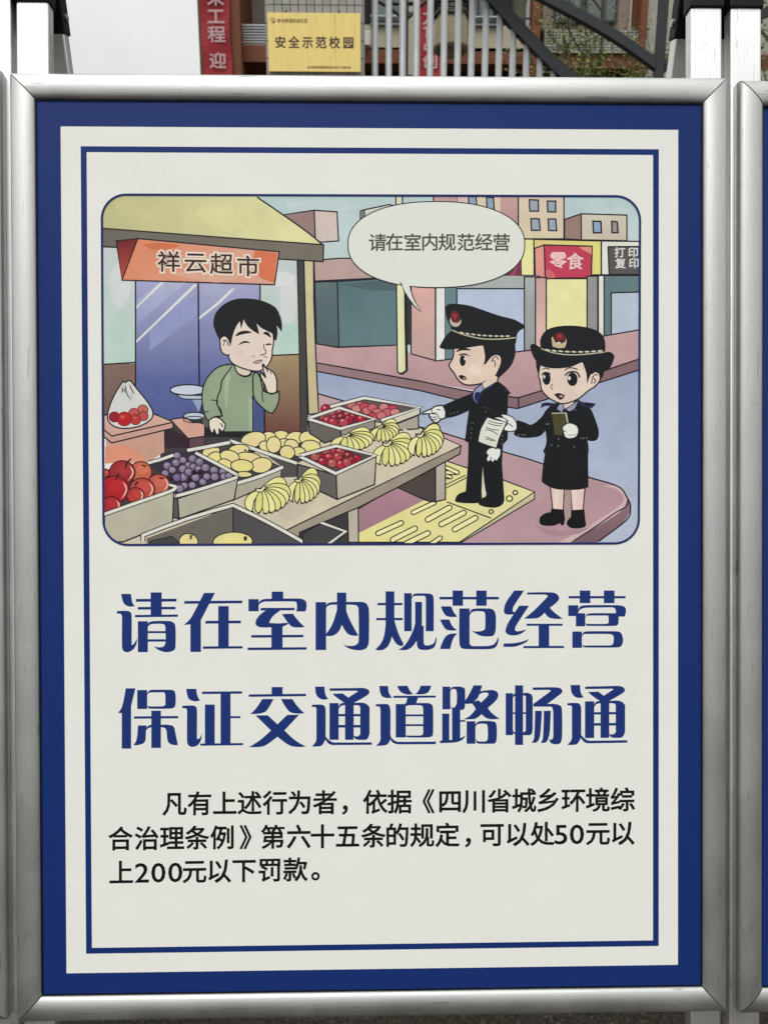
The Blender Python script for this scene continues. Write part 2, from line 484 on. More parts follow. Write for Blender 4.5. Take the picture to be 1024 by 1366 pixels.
PR = Print()
def rect(a, b, c, d): return [(a, b), (c, b), (c, d), (a, d)]
def rrect(tl, tr, br, bl, r, n=9):
    """rounded quadrilateral, clockwise on screen"""
    P4 = [tl, tr, br, bl]; o = []
    for i in range(4):
        p = P4[i]; a = P4[i-1]; b = P4[(i+1) % 4]
        da = ((a[0]-p[0]), (a[1]-p[1])); db = ((b[0]-p[0]), (b[1]-p[1]))
        la = math.hypot(*da); lb = math.hypot(*db); da = (da[0]/la, da[1]/la); db = (db[0]/lb, db[1]/lb)
        for k in range(n+1):
            t = math.pi/2*k/n
            o.append((p[0]+r*(da[0]*(1-math.sin(t))+db[0]*(1-math.cos(t))), p[1]+r*(da[1]*(1-math.sin(t))+db[1]*(1-math.cos(t)))))
    return o
# blue margin, white sheet, thin blue rule
def b2px(u, v):
    q = M_bc @ Vector((u, v, 0)); return (CX+FPX*q.x/-q.z, CY-FPX*q.y/-q.z)
def brect(x0, y0, x1, y1):
    return [b2px(x0, y1), b2px(x1, y1), b2px(x1, y0), b2px(x0, y0)]
PR.begin('printed_blue_border'); PR.px()
PR.F(NAVY, brect(-0.452, -0.602, 0.452, 0.608))
PR.begin('printed_white_ground')
WQ = brect(-0.4115, -0.5642, 0.4115, 0.5642)
PR.F(PAPER, WQ)
PR.begin('printed_blue_rule')
ow, oh, th = 0.3853, 0.5382, 0.0078
for q in (brect(-ow, oh-th, ow, oh), brect(-ow, -oh, ow, -oh+th), brect(-ow, -oh+th, -ow+th, oh-th), brect(ow-th, -oh+th, ow, oh-th)):
    PR.F(NAVY, q)

# headline glyphs, drawn stroke by stroke
HC = (33, 54, 118)
HEAD = [
 (150,780,'''68,70 142,70 ~147,110 ~155,140 172,163 ~130,166 ~95,150 ~78,120
 35,200 ~110,198 ~138,208 ~147,240 147,450 ~151,458 ~170,440 188,405 ~183,450 ~160,490 ~120,512 ~88,505 ~74,475 74,245 ~68,225 ~55,220 35,220
 180,108 488,106 488,128 180,130
 194,169 480,167 480,187 194,189
 172,229 498,226 498,244 172,247
 291,58 375,58 375,232 291,232
 194,277 270,277 270,512 194,512
 268,300 ~285,282 ~330,275 430,275 ~468,290 ~480,330 480,460 ~470,495 ~420,512 ~360,500 312,466 ~345,474 ~385,470 ~403,440 403,340 ~396,305 ~365,297 320,297 ~290,302 268,320
 268,352 404,352 404,368 268,368
 268,414 404,414 404,432 268,432'''),
 (150,780,'''546,124 985,120 985,141 546,145
 695,62 779,62 672,268 672,510 592,510 592,302 541,305 ~590,260 ~630,190
 803,162 883,162 883,475 803,475
 706,274 975,272 975,293 706,296
 688,468 988,466 988,484 688,487'''),
 (320,780,'''65,109 143,109 143,202 65,202
 241,52 329,52 329,115 241,115
 143,135 ~165,115 ~200,107 ~450,105 ~495,120 ~506,150 ~503,185 495,203 427,203 ~432,180 ~430,140 ~415,128 190,128 ~160,138 143,155
 158,176 415,175 415,194 158,196
 205,190 318,188 ~250,240 222,290 ~290,293 ~340,290 370,290 ~355,305 325,318 ~240,324 ~150,322 ~120,300 ~125,265 ~155,225
 318,222 402,220 ~445,275 492,321 ~440,325 ~395,318 ~365,290
 239,310 324,310 324,485 239,485
 86,382 482,380 482,399 86,402
 59,477 506,474 506,493 59,497'''),
 (320,780,'''574,132 654,132 654,496 574,496
 736,60 807,60 807,200 ~840,280 898,385 ~860,387 ~815,370 773,305 ~745,360 ~700,388 652,388 652,375 ~700,300 736,190
 654,155 ~670,140 ~700,132 900,130 ~955,140 ~978,190 978,430 ~960,480 ~905,498 ~830,485 780,452 ~820,464 ~870,460 ~899,430 899,200 ~890,162 ~850,152 700,152 ~672,158 654,175'''),
 (490,780,'''76,138 265,138 265,156 76,156
 67,252 267,252 267,270 67,270
 137,50 204,50 204,270 ~235,370 275,450 262,466 ~220,450 185,393 ~160,460 ~115,495 58,494 ~115,420 137,310
 278,64 335,64 335,353 278,353
 335,95 ~350,72 ~380,66 450,66 ~490,75 ~502,110 502,353 442,353 442,130 ~438,90 ~415,85 370,85 ~345,90 335,110
 361,130 413,130 413,312 426,312 426,420 ~432,455 ~460,460 ~500,445 520,392 ~522,430 ~505,475 ~460,494 ~400,492 ~378,470 373,425 ~340,470 ~295,495 235,494 ~290,450 ~340,360 361,290'''),
 (490,780,'''546,92 996,92 996,112 546,112
 645,44 724,44 724,160 645,160
 824,44 903,44 903,160 824,160
 556,164 634,164 ~655,210 683,243 ~640,245 ~600,238 ~575,210
 549,264 620,264 ~645,315 683,346 ~640,348 ~600,342 ~575,315
 683,370 ~650,410 627,488 549,488 ~570,430 ~595,390 ~630,372
 696,180 774,180 774,425 ~778,455 ~800,465 900,465 ~960,450 990,395 ~992,430 ~970,475 ~920,489 760,489 ~712,480 ~696,440
 774,215 ~790,188 ~830,180 900,180 ~950,188 ~972,230 972,340 ~955,385 ~910,393 ~850,385 785,347 ~830,355 ~880,345 ~892,320 892,240 ~885,208 ~850,201 820,201 ~790,210 774,235'''),
 (660,780,'''145,44 220,44 ~140,165 ~134,195 ~142,207 160,205 150,222 ~100,227 ~70,215 ~68,180 ~85,130
 183,159 258,159 ~160,310 ~152,345 ~175,353 ~215,345 238,335 ~215,360 ~170,382 ~110,382 ~80,360 ~85,320 ~110,270
 64,446 ~150,442 ~210,430 256,412 ~230,440 ~160,468 ~100,472 64,471
 243,59 ~380,57 ~450,62 ~483,90 ~475,125 415,175 ~455,215 512,256 ~470,260 ~410,250 375,212 ~330,250 ~270,258 218,256 ~290,200 400,88 ~390,78 ~370,75 243,75
 238,296 512,296 512,312 238,312
 330,305 410,305 410,470 330,470
 214,465 523,464 523,481 214,482'''),
 (660,780,'''557,86 988,86 988,104 557,104
 641,44 722,44 722,140 641,140
 824,44 905,44 905,140 824,140
 554,156 630,156 630,238 554,238
 630,190 ~650,162 ~700,155 930,155 ~978,165 ~992,195 982,242 905,242 ~915,200 ~900,175 ~860,172 690,175 ~650,185 630,210
 612,216 683,216 683,316 612,316
 683,245 ~700,222 ~740,216 915,216 ~935,225 935,285 ~925,308 ~890,313 720,313 ~695,310 683,290 ~700,297 845,297 ~858,290 860,275 860,250 ~855,235 ~840,234 710,234 ~690,240 683,258
 585,355 658,355 658,480 585,480
 658,385 ~672,360 ~710,353 900,353 ~950,362 ~968,400 ~968,440 ~950,470 ~905,477 700,477 ~670,472 658,450 ~675,462 ~700,461 870,461 ~893,450 ~898,425 ~896,390 ~870,375 700,374 ~670,378 658,397'''),
 (150,905,'''102,75 176,75 143,210 143,533 72,533 72,263 41,263 ~75,210
 189,88 265,88 265,232 189,232
 265,112 ~285,90 ~310,86 430,86 ~470,95 ~481,135 481,180 ~470,220 ~430,230 300,230 ~275,227 265,208 ~285,212 380,212 ~402,200 402,185 402,130 ~395,108 ~370,106 300,106 ~275,112 265,127
 164,288 500,285 500,303 164,306
 296,245 369,245 369,528 296,528
 194,357 262,357 ~256,400 ~248,480 ~200,505 160,506 ~185,460
 258,378 ~275,358 298,352 298,370 ~270,380 256,397
 367,352 ~420,352 ~465,365 ~480,420 498,506 ~450,502 ~420,475 ~410,395 ~395,375 367,371'''),
 (150,905,'''560,79 637,79 ~645,130 666,168 ~620,173 ~580,155 ~567,120
 530,208 ~600,205 ~632,212 ~642,240 642,450 ~650,460 ~668,445 679,410 ~675,460 ~650,505 ~610,520 ~580,510 ~567,480 567,250 ~560,230 530,226
 680,100 984,97 984,116 680,119
 821,105 897,105 897,498 821,498
 702,198 777,198 777,500 702,500
 890,286 972,286 972,302 890,302
 667,494 991,490 991,507 667,511'''),
 (320,905,'''241,65 324,65 324,125 241,125
 68,121 502,116 502,135 68,140
 170,156 256,156 ~220,220 ~190,255 ~140,268 78,270 ~120,230
 312,156 398,156 ~440,215 490,265 ~430,267 ~380,255 ~345,215
 118,280 212,280 285,348 358,277 450,275 338,395 ~420,470 503,517 ~430,520 ~370,505 285,443 ~200,505 ~150,520 68,521 ~150,470 235,395'''),
 (320,905,'TONG'),
 (490,905,'''89,57 157,57 ~163,110 188,147 ~145,148 ~110,135 ~95,100
 63,196 ~130,194 ~160,200 ~174,240 174,410 ~182,450 ~220,478 ~270,481 518,479 518,499 240,501 ~195,490 174,462 ~150,500 ~110,510 65,511 ~95,475 98,430 98,235 ~90,215 63,213
 225,57 304,55 ~320,90 347,120 ~300,122 ~260,108 ~238,85
 404,55 484,55 ~460,105 ~420,120 361,121 ~385,95
 196,132 518,130 518,146 196,148
 304,144 384,144 367,192 289,195
 214,194 290,194 290,448 214,448
 285,190 ~460,187 ~492,205 ~498,250 498,400 ~488,440 ~440,448 320,448 ~298,445 286,432 ~310,433 ~390,433 ~418,425 422,395 422,250 ~418,215 ~395,204 320,204 ~298,208 286,215
 288,273 424,273 424,288 288,288
 288,347 424,347 424,362 288,362'''),
 (490,905,'''568,62 628,62 628,235 568,235
 628,90 ~640,67 ~665,62 700,62 ~735,75 ~740,110 740,195 ~730,235 ~700,238 670,235 ~640,230 628,210 ~655,222 ~675,190 677,115 ~670,85 ~650,80 ~636,88 628,100
 566,267 620,267 620,475 566,475
 641,222 703,222 703,472 641,472
 700,316 742,316 742,329 700,329
 549,472 ~640,466 ~700,455 744,430 ~720,465 ~670,485 ~600,490 549,491
 803,52 870,52 ~840,140 820,165 ~790,188 ~770,193 740,193 726,185 ~765,130
 848,100 ~900,90 ~960,90 ~990,115 ~980,160 912,225 ~945,265 1002,306 ~940,310 ~900,300 865,272 ~820,305 ~780,310 727,311 ~780,280 820,232 ~800,200 780,185 840,165 860,183 ~905,140 ~917,118 ~900,107 ~865,112 838,130
 751,325 818,325 818,496 751,496
 818,350 ~840,328 ~870,323 930,323 ~970,335 ~980,375 980,450 ~968,490 ~930,496 860,496 ~830,490 818,455 ~835,475 ~860,478 ~900,475 ~911,450 911,380 ~905,350 ~880,344 850,344 ~828,352 818,372'''),
 (660,905,'''151,52 212,52 212,505 151,505
 80,112 135,112 135,431 80,431
 133,133 ~142,118 153,112 153,130 ~142,138 133,155
 133,410 ~142,420 153,428 153,412 ~142,404 133,390
 210,112 ~250,110 ~278,125 ~285,160 285,380 ~275,425 ~240,431 210,430 210,410 ~230,400 ~232,385 232,160 ~230,135 210,130
 133,257 234,257 234,270 133,270
 285,69 ~430,67 ~490,72 ~510,95 ~500,115 395,194 ~450,193 ~498,210 ~508,260 508,440 ~495,490 ~460,500 ~425,492 408,462 ~430,462 ~440,440 440,260 ~430,218 ~400,215 289,214 289,194 420,97 ~415,88 400,87 285,88
 303,246 355,246 ~345,400 ~335,455 ~315,485 276,488 ~295,450
 370,246 422,246 ~415,400 ~405,450 ~385,485 345,488 ~362,450'''),
 (660,905,'TONG2')]
TONG = '''570,62 642,62 ~648,120 670,157 ~625,160 ~590,140 ~575,110
 545,200 ~610,198 ~640,208 ~650,240 650,420 ~657,450 ~700,483 ~740,486 1000,485 1000,504 730,506 ~680,500 648,465 ~620,510 ~580,517 545,516 ~575,480 580,440 580,240 ~575,220 545,217
 680,75 ~850,73 ~940,73 ~977,90 ~975,120 870,182 870,188 795,188 ~740,150 701,116 780,114 822,146 895,98 ~888,94 870,94 680,94
 679,187 749,187 749,466 679,466
 797,180 863,180 863,466 797,466
 747,218 ~765,190 799,186 799,203 ~765,210 747,238
 861,186 ~940,186 ~980,215 ~983,260 983,420 ~965,460 ~930,467 ~880,462 861,435 ~890,440 ~910,425 912,400 912,240 ~908,210 ~885,204 861,204
 747,270 914,270 914,288 747,288
 747,353 914,353 914,373 747,373'''
import re as _re
for (x, y, d) in HEAD:
    PR.begin('printed_headline_character')
    PR.R(x, y, 180)
    t2 = d == 'TONG2'
    for ln in (TONG if d.startswith('TONG') else d).split('\n'):
        ln = ln.strip()
        if t2:
            def sh(m):
                a, b = float(m.group(1)), float(m.group(2)); return '%.1f,%.1f' % (a+2, b-12-(a-570)*0.010)
            ln = _re.sub(r'([\d.]+),([\d.]+)', sh, ln)
        PR.F(HC, ln, seg=5)

# small print
PR.begin('printed_rule_text'); PR.px()
for s_, xs, y0, y1 in rows:
    for ch, x in zip(s_, xs):
        t = (x-146)/(846-146); y = y0+(y1-y0)*((x-146)/700.0 if len(s_) > 12 else (x-162)/232.0)
        sz = 33.5
        if ch in '502': sz = 36.5
        PR.text(ch, x, y, sz, (22, 22, 24), 0.012 if ch in '502' else BODY, sx=1.13 if ch in '502' else 1.0, slope=(y1-y0)/(700.0 if len(s_) > 12 else 232.0))

# ------------------------------------------------------------ the printed picture
FR = ((137.2, 260.7), (852.0, 263.0), (850.2, 723.8), (139.6, 726.0))
PR.clip = rrect(*FR, 31)
DK = (40, 35, 42); O = 1.85
PR.begin('printed_street_scene')
PR.px()
PR.F(PR.g((188,208,208),(205,218,216), 400,262, 400,380), rect(130,255,860,480))
for (x, y, r1, r2) in ((450,300,40,16), (820,290,30,14), (430,275,50,8)):
    PR.E(x, y, r1, r2, (198,214,214))
PR.R(310,255,180)
PR.F((158,130,128), '380,180 620,145 630,380 500,300', O)
PR.F((214,197,189), '620,145 793,157 805,378 630,390', O)
PR.R(490,255,180)
PR.F((216,216,206), '-52,152 -28,142 165,102 215,115 215,250 -52,250', O)
PR.F((128,128,140), '-55,150 -22,142 -22,220 -55,250', 1.4)
PR.F((190,210,212), rect(215,20,500,200)); PR.F((226,222,190), rect(215,20,265,200), O)
PR.F((200,160,160), rect(500,20,680,200), O); PR.F((222,190,190), rect(680,20,765,200))
PR.F((222,206,182), rect(760,20,1150,300), 0)
for a in ('765,40 822,42 830,118 770,115', '902,45 955,50 960,140 905,135'): PR.F((150,165,190), a, O)
PR.R(680,255,180)
PR.F(PR.g((205,165,160),(180,140,140),0,40,0,340), rect(-75,30,62,340), 0)
PR.L('62,30 62,300', O)
PR.F(PR.g((222,204,184),(222,206,175),0,40,0,360), rect(62,30,408,362), O)
for a in ('145,65 213,68 214,152 150,152', '282,76 345,76 345,158 285,157', '157,208 220,210 228,297 162,298', '288,212 346,211 352,300 292,298'):
    PR.F((158,172,184), a, 2.1, (60,55,65))
PR.F((155,128,118), '412,215 538,172 540,370 412,362', O)
PR.F(PR.g((214,204,188),(208,196,176),0,180,0,370), '538,172 885,182 885,376 540,370', O)
PR.F((150,170,195), '627,228 688,230 692,315 632,317', 2.1); PR.F((158,156,156), '770,230 812,234 818,315 772,315', 2.1)
PR.F((236,230,168), '60,362 180,364 182,640 60,640', O)
PR.F(PR.g((226,205,140),(228,222,130),200,0,690,0), '180,365 690,378 690,635 182,640', O)
PR.F((230,230,220), '692,378 1000,382 1000,640 692,635', O)
PR.F((96,90,90), '742,422 1000,420 1000,632 750,632', O)
PR.F((230,155,145), '185,435 258,408 266,662 190,640', O)
PR.F((198,68,92), '258,408 622,418 615,658 266,662', O)
PR.F((226,150,130), '520,424 ~560,450 ~600,470 618,480 618,422'); PR.F((215,110,115), '270,600 ~310,600 ~340,655 270,658')
PR.F((126,60,82), '-75,610 ~20,580 84,505 84,668 -75,668', O)
PR.F((160,85,105), '-20,664 ~30,600 60,540 50,590 20,664')
# shop fronts behind the officers
PR.px()
PR.F((176,182,180), rect(608,368,716,478)); 
PR.R(490,255,180)
PR.F(PR.g((228,178,172),(192,165,155),0,735,0,1250), rect(330,700,515,1290), O)
PR.F((234,234,228), rect(517,700,590,1300), O); PR.F((110,135,142), rect(590,700,677,1290), 0)
PR.F((188,199,222), rect(677,740,1190,1290), O)
PR.R(680,255,180)
PR.F(PR.g((176,182,178),(150,155,155),0,650,0,1200), '108,650 192,650 192,1206 108,1212', O)
PR.F(PR.g((205,165,158),(228,190,182),0,660,0,1180), rect(192,655,274,1200), O)
PR.F((238,232,172), rect(274,664,583,1200), O)
PR.F((152,152,148), rect(583,645,664,1190), O)
PR.F((228,230,222), rect(668,640,712,1160), O)
PR.F((102,128,132), rect(712,640,1000,1150), O); PR.F((188,198,216), '766,772 1000,765 1000,1150 766,1150', O)
# teal corner shop, pink fascia
PR.R(380,360,220)
PR.F((192,163,158), '180,-60 340,-72 640,-75 700,-60 700,45 185,70', O)
PR.F(PR.g((98,116,120),(84,102,106),0,70,0,470), '185,75 325,72 335,480 195,462', O)
PR.F(PR.g((92,118,122),(104,132,136),300,80,600,400), '325,72 700,48 700,468 335,480', O)
PR.F((84,106,110), '340,90 695,55 695,130 ~520,125')
PR.F((50,58,60), rect(740,80,782,466), 0)
# far pavement, kerb, road
PR.px()
PR.F(PR.g((200,162,164),(186,150,155),0,470,0,520), '418,458 423,458 451,463 528,460 548,472 582,481.5 602,479 710,467 752,459 806,448 852,440 852,480 691,530.6 560,508.5 420,482', 0)
PR.F(PR.g((158,128,132),(138,108,114),420,0,700,0), '420,483 560,508.5 629,522.5 691,530.6 852,479 852,493.5 694,545 690,545 608,533 560,521 420,495', 0)
PR.F(PR.g((160,172,200),(186,194,214),0,495,0,620), '420,495 560,521 608,533 690,545 852,493 852,735 700,735 560,640 420,580', 0)
for (a, b, c, d) in ((770,590,36,9), (640,578,50,6), (806,622,30,8)): PR.E(a, b, c, d, (180,189,212))
PR.L('420,483.5 560,508.5 ~629,522.5 691,530.6 ~770,506 852,479', 1.9); PR.L('420,495 560,521 608,533 690,545 852,493.5', 1.9); PR.L('691,530.6 691.5,545', 1.8)
PR.L('418,458 451,463.5 528,460.5', 1.8); PR.L('548,472 582,481.5 602,479 710,467', 1.8); PR.L('740,461 806,448 852,440', 1.8)
# near pavement
PR.F(PR.g((238,236,196),(228,226,176),528,0,541,0), '528.5,374 539.5,374 540,430 541.5,494 ~535,498 530,496', O); PR.L('541.5,392 543,494 ~536,499 530,496', 1.9)
PR.F(PR.g((198,164,168),(186,150,158),600,600,700,720), '420,522 ~480,545 557,569 589,575 620,586 670,602.5 700,611 724,619 ~784,636 ~824,649 ~836,662 ~837,672 ~826,681 760,722 740,735 420,735', 0)
PR.F((212,182,182), '800,648 ~822,653 ~831,665 ~824,676 ~800,692 745,724 757,727 ~810,696 ~836,680 ~838,665 ~826,650')
PR.F(PR.g((150,118,128),(120,92,102),0,660,0,730), '836,664 ~841,672 ~840,682 ~829,698 800,722 760,735 740,735 ~800,700 ~829,680', 0)
PR.L('420,524 455,534 557,569 589,577 620,586.5 670,602.5 700,611 724,619 ~784,636.5 ~824,649 ~836,664 ~840,675 ~839,688 ~829,699 798,722', 1.9)
PR.L('837,667 ~834,676 ~820,684 ~796,701 764,722', 1.7)
PR.F((176,140,148), '712,700 ~740,708 ~775,706 ~790,700 ~770,712 ~735,714')
# tactile paving plates
PR.R(400,600,320)
PR.F((202,196,158), '1000,180 1000,210 690,395 640,395', 1.6)
PR.F(PR.g((236,228,150),(230,222,165),300,350,900,150), '244,355 530,212 620,150 600,40 870,130 1000,180 680,395 244,395', O)
PR.L('625,222 815,292', 1.6); PR.L('620,165 712,118', 1.4); PR.L('620,150 706,108', 1.4)
def slot(x1, y1, x2, y2, r):
    d = math.hypot(x2-x1, y2-y1); ux, uy = (x2-x1)/d, (y2-y1)/d; a0 = math.atan2(uy, ux); pts = []
    for k in range(9): t = a0+math.pi/2+math.pi*k/8; pts.append((x1+r*math.cos(t), y1+r*math.sin(t)))
    for k in range(9): t = a0-math.pi/2+math.pi*k/8; pts.append((x2+r*math.cos(t), y2+r*math.sin(t)))
    PR.F((244,238,176), pts, 1.5)
for a in ((483,268,572,226,9), (545,298,637,247,11), (603,318,698,269,11), (660,340,748,291,11), (333,357,432,312,10), (396,384,490,336,11), (455,400,545,356,11), (560,402,598,376,9), (560,96,668,98,8), (540,118,640,117,7)): slot(*a)
for (a, b, r) in ((918,183,10), (893,208,13), (815,264,9)): PR.E(a, b, r, r*.9, (238,230,160), 1.7)
PR.R(560,530,150)
slot(240,640,340,685,17); slot(240,712,280,728,14)

# shop on the left
PR.begin('printed_shop')
PR.px()
PR.F(PR.g((206,211,212),(192,214,204),0,330,0,485), rect(130,320,405,486)); 
for (a, b, c, d, e) in ((160,380,14,30,(214,218,216)), (385,400,12,34,(214,219,217)), (372,372,22,10,(222,224,222)), (158,440,14,22,(192,214,204)), (388,450,14,20,(190,215,205))): PR.E(a, b, c, d, e)
PR.F(PR.g((136,110,100),(112,88,82),0,486,0,560), rect(130,485,182,575)); PR.L('139,486 181,483.5', 1.9)
PR.F(PR.g((166,146,112),(112,66,62),0,480,0,575), '352,474 404,472.5 406,580 352,580'); PR.L('352,474.5 404,472.5', 1.9)
PR.R(130,255,180)
PR.px()
PR.F(PR.g((172,172,208),(98,108,160),0,375,0,500), rect(180.5,370,347,505)); PR.F(PR.g((98,108,160),(70,86,142),0,500,0,560), rect(180.5,500,347,600))
PR.F(PR.g((186,188,214),(150,154,198),0,372,0,440), '183,400 215,376 250,376 183,432'); PR.F((150,156,200), '200,440 262,392 262,420 200,468')
PR.F(PR.g((176,178,208),(120,126,175),0,380,0,460), '268,378 300,376 330,376 268,430')
for a in ('181.5,412 181.5,409 215,376 220,376', '181.5,458 181.5,454.5 259,379 264,379.5', '266,426 266,422.5 290,403 309,385 313.5,385 293,405'): PR.F((224,228,224), a)
PR.L('181,373 181,560', 2.0); PR.L('264.5,373 265,430 266,515', 2.2, (30,32,60)); PR.L('347,376 347,402', 2.0)
PR.F((66,60,62), rect(214,560,260,610)); 
# roof, fascia, sign, posts
PR.F((70,68,65), '396,340 404.5,340 403,470 405,600 402,600 399,470', 1.2)
PR.F((72,70,66), '397,345 405.5,345 405.5,360 411,600 401,600', 1.2)
PR.F(PR.g((214,202,160),(200,186,146),0,350,0,560), '405.3,345 418.2,345 418.5,400 421,470 425,551 411.5,553 408,450', O)
PR.F(PR.g((196,192,142),(230,225,168),140,0,400,0), '130,255 343,255 344,263.5 365,277.5 405,306 428,326 375,322 300,317 137,305', 0)
PR.F((206,200,148), '150,270 ~200,268 ~240,280 ~180,290'); PR.F((222,216,160), '260,285 ~300,275 ~350,300 ~300,308')
PR.F(PR.g((112,108,100),(124,116,104),140,0,420,0), '136,304.5 300,317 431.5,326.5 431,349 371,345.5 156,330 136,329', O)
PR.L('343,263 365,278 ~405,306 431,327', 2.0)
PR.F(PR.g((110,36,44),(190,80,66),0,320,0,375), '155.3,321.5 184,318.3 163,373.7', O)
PR.F(PR.g((226,142,106),(222,168,150),180,320,300,375), '184,318.3 372.4,335.9 366.2,379.8 163,373.7', O)
PR.F((220,120,84), '340,334 370,337.5 365.5,377.5 ~345,368 ~338,350'); PR.F((214,118,84), '190,326 ~215,324 ~240,328 ~210,334')
PR.F((224,172,150), '230,366 ~270,360 ~320,368 ~290,377')
for ch, x, y in zip('祥云超市', (225.5,261,295.5,331), (349.5,350.5,352.5,355.5)):
    PR.text(ch, x, y, 29.5, (236,226,208), 0.085, sx=1.08, slope=0.02)
for ch, x, y in zip('祥云超市', (225.5,261,295.5,331), (349.5,350.5,352.5,355.5)):
    PR.text(ch, x, y, 29.5, (74,40,42), 0.012, sx=1.08, slope=0.02)
PR.begin('printed_red_sign_lettering')
for ch, x, y in zip('零食', (744,766.5), (347,349)): PR.text(ch, x, y, 23, (240,206,204), 0.02)
PR.begin('printed_grey_sign_lettering')
for ch, x, y in zip('打印', (826,844), (337,337)): PR.text(ch, x, y, 14.5, (228,228,224), 0.02)
for ch, x, y in zip('复印', (827,845), (351.5,351.5)): PR.text(ch, x, y, 14.5, (228,228,224), 0.02)

PR.begin('printed_side_counter')
PR.R(130,420,180)
PR.F((218,168,152), '555,795 645,780 815,830 815,925 690,940', O)
PR.F((104,72,82), '695,938 815,922 815,1010 695,1010', O); PR.F((54,40,50), '505,865 560,870 695,938 695,1010 505,1010')
PR.F((206,160,142), '70,930 505,860 508,1040 380,1120 60,1120', 0); PR.F((226,150,124), '70,1000 ~200,990 ~300,1030 370,1100 60,1130 60,1000')
PR.F(PR.g((222,180,164),(210,166,150),0,760,0,900), '50,760 430,752 575,815 110,920 50,872', O)
PR.F((206,160,150), '50,872 110,920 575,815 575,860 110,972 50,925', O)
# scale
PR.F((58,66,92), '700,640 790,640 770,720 760,750 800,760 800,740 830,640', 0)
PR.F((150,165,190), '720,645 ~750,700 770,740 800,640')
PR.F((48,52,62), '650,765 ~720,815 820,822 820,790 655,785', 0); PR.E(735,768,80,28,(196,204,214),1.5); PR.E(738,795,86,24,None,1.3)
PR.F((190,200,216), '600,608 ~650,635 ~720,640 830,640 830,615', 1.3)
PR.E(690,570,138,40,(206,213,226),O)

PR.begin('printed_bag_of_tomatoes')
PR.F((218,217,216), '195,505 ~215,512 ~240,498 ~262,512 ~300,560 ~380,660 ~422,740 ~400,800 ~310,848 ~190,862 ~110,835 ~78,780 ~95,690 ~140,590', O)
for (a, b, r, c) in ((345,722,40,(190,112,100)), (278,748,40,(192,92,86)), (350,768,36,(188,86,84)), (290,795,40,(190,62,62)), (130,775,40,(150,38,50)), (205,790,54,(190,38,42))):
    PR.E(a, b, r, r*.97, c, 1.2, oc=(120,30,35))
for (a, b, r) in ((192,775,18), (340,712,14), (283,783,12)): PR.E(a, b, r, r*.8, (205,90,84))
for a in ('200,510 190,590 186,540', '212,520 ~222,590 258,655', '240,515 ~262,570 285,605', '222,540 205,570 215,600', '245,600 262,640 262,590'): PR.L(a, 1.3, taper=True)

# ------------------------------------------------ shopkeeper
PR.begin('printed_shopkeeper', 'printed cartoon shopkeeper in a green sweater, hand on his chin')
PR.R(260,460,140)
SK = (232,216,203); SW = (150,166,137)
PR.F((34,38,40), '97,790 300,830 560,830 672,820 690,870 430,915 97,985', 0)
PR.F((74,88,134), '600,420 680,420 680,850 560,850'); PR.L('680,600 680,850', 2.3)
PR.F((226,214,194), '385,190 ~390,240 ~430,285 ~490,305 ~535,290 552,245', O)
PR.F(SW, '375,188 385,200 ~410,265 ~455,302 ~500,310 ~540,295 550,262 ~610,280 ~660,330 680,480 565,500 565,848 285,850 ~240,700 ~215,560 262,330 ~310,230', O)
PR.F((168,182,156), '300,260 ~350,300 ~330,400 ~320,560 ~300,620 ~290,480'); PR.F((136,153,126), '400,320 ~470,350 ~520,330 ~480,372')
PR.F((166,180,158), '520,500 560,540 560,842 530,842')
PR.F(SW, '565,300 ~600,270 ~640,330 ~665,440 ~720,470 ~770,470 818,452 ~822,520 ~800,600 ~765,655 ~740,665 ~690,640 ~625,580 ~580,520 ~568,440', O)
PR.L('572,400 ~565,440 575,510', 1.6); PR.L('668,430 ~655,480 668,560', 1.3)
PR.F(SW, '375,188 ~240,212 ~150,285 ~92,380 ~70,500 ~80,620 ~100,690 132,742 ~190,705 266,695 ~245,640 ~215,570 ~225,500 ~248,440 262,350', O)
PR.L('262,350 ~248,440 210,520', 1.6, taper=True); PR.L('160,540 ~195,540 ~222,550 210,575', 1.5); PR.L('85,645 ~115,655 145,640', 1.3, taper=True); PR.L('225,600 ~255,640 262,690', 1.6)
PR.F((96,92,90), '75,720 ~85,780 125,812 130,745 100,700', 0)
PR.F((236,226,208), '135,740 ~190,706 ~250,722 ~296,778 ~288,820 ~266,848 ~240,825 ~236,868 ~212,876 ~198,850 ~188,826 ~178,858 ~155,848 ~140,800', O)
PR.L('250,765 ~262,780 272,805', 1.5); PR.L('190,826 200,845', 1.3); PR.L('238,830 232,810', 1.3)
PR.R(260,390,140)
PR.F(SK, '330,520 ~328,620 ~355,680 ~410,718 ~500,752 ~590,768 ~650,760 ~710,715 ~748,640 755,560 ~768,460 750,300 450,250 350,400', O)
PR.F((236,210,202), '360,560 ~420,540 ~480,580 ~460,650 ~390,640')
PR.F((236,222,206), '660,712 ~690,735 ~722,752 ~765,780 ~795,840 ~800,930 ~790,975 ~740,985 ~705,968 ~680,900 ~645,830 ~640,785 ~655,780 ~690,830 ~668,760', O)
PR.L('655,720 ~668,700 ~690,735 ~712,780', 1.6); PR.F((34,34,36), '650,765 ~672,800 694,842 ~665,815 ~640,775'); PR.L('735,775 748,800', 1.3)
PR.F(None, '640,985 ~655,950 ~700,970 ~740,985 ~790,975 820,960', 0)
PR.L('690,955 ~735,990 ~785,982 820,962', 1.7)
PR.F(SK, '248,500 ~245,460 ~270,430 ~305,430 ~335,470 345,520 ~340,600 ~312,612 ~270,590 ~250,545', O)
PR.F(SK, '320,480 345,500 380,600 335,606 325,560')
PR.L('272,470 ~300,468 ~320,490 328,525', 1.4); PR.L('290,470 ~285,500 275,520', 1.2)
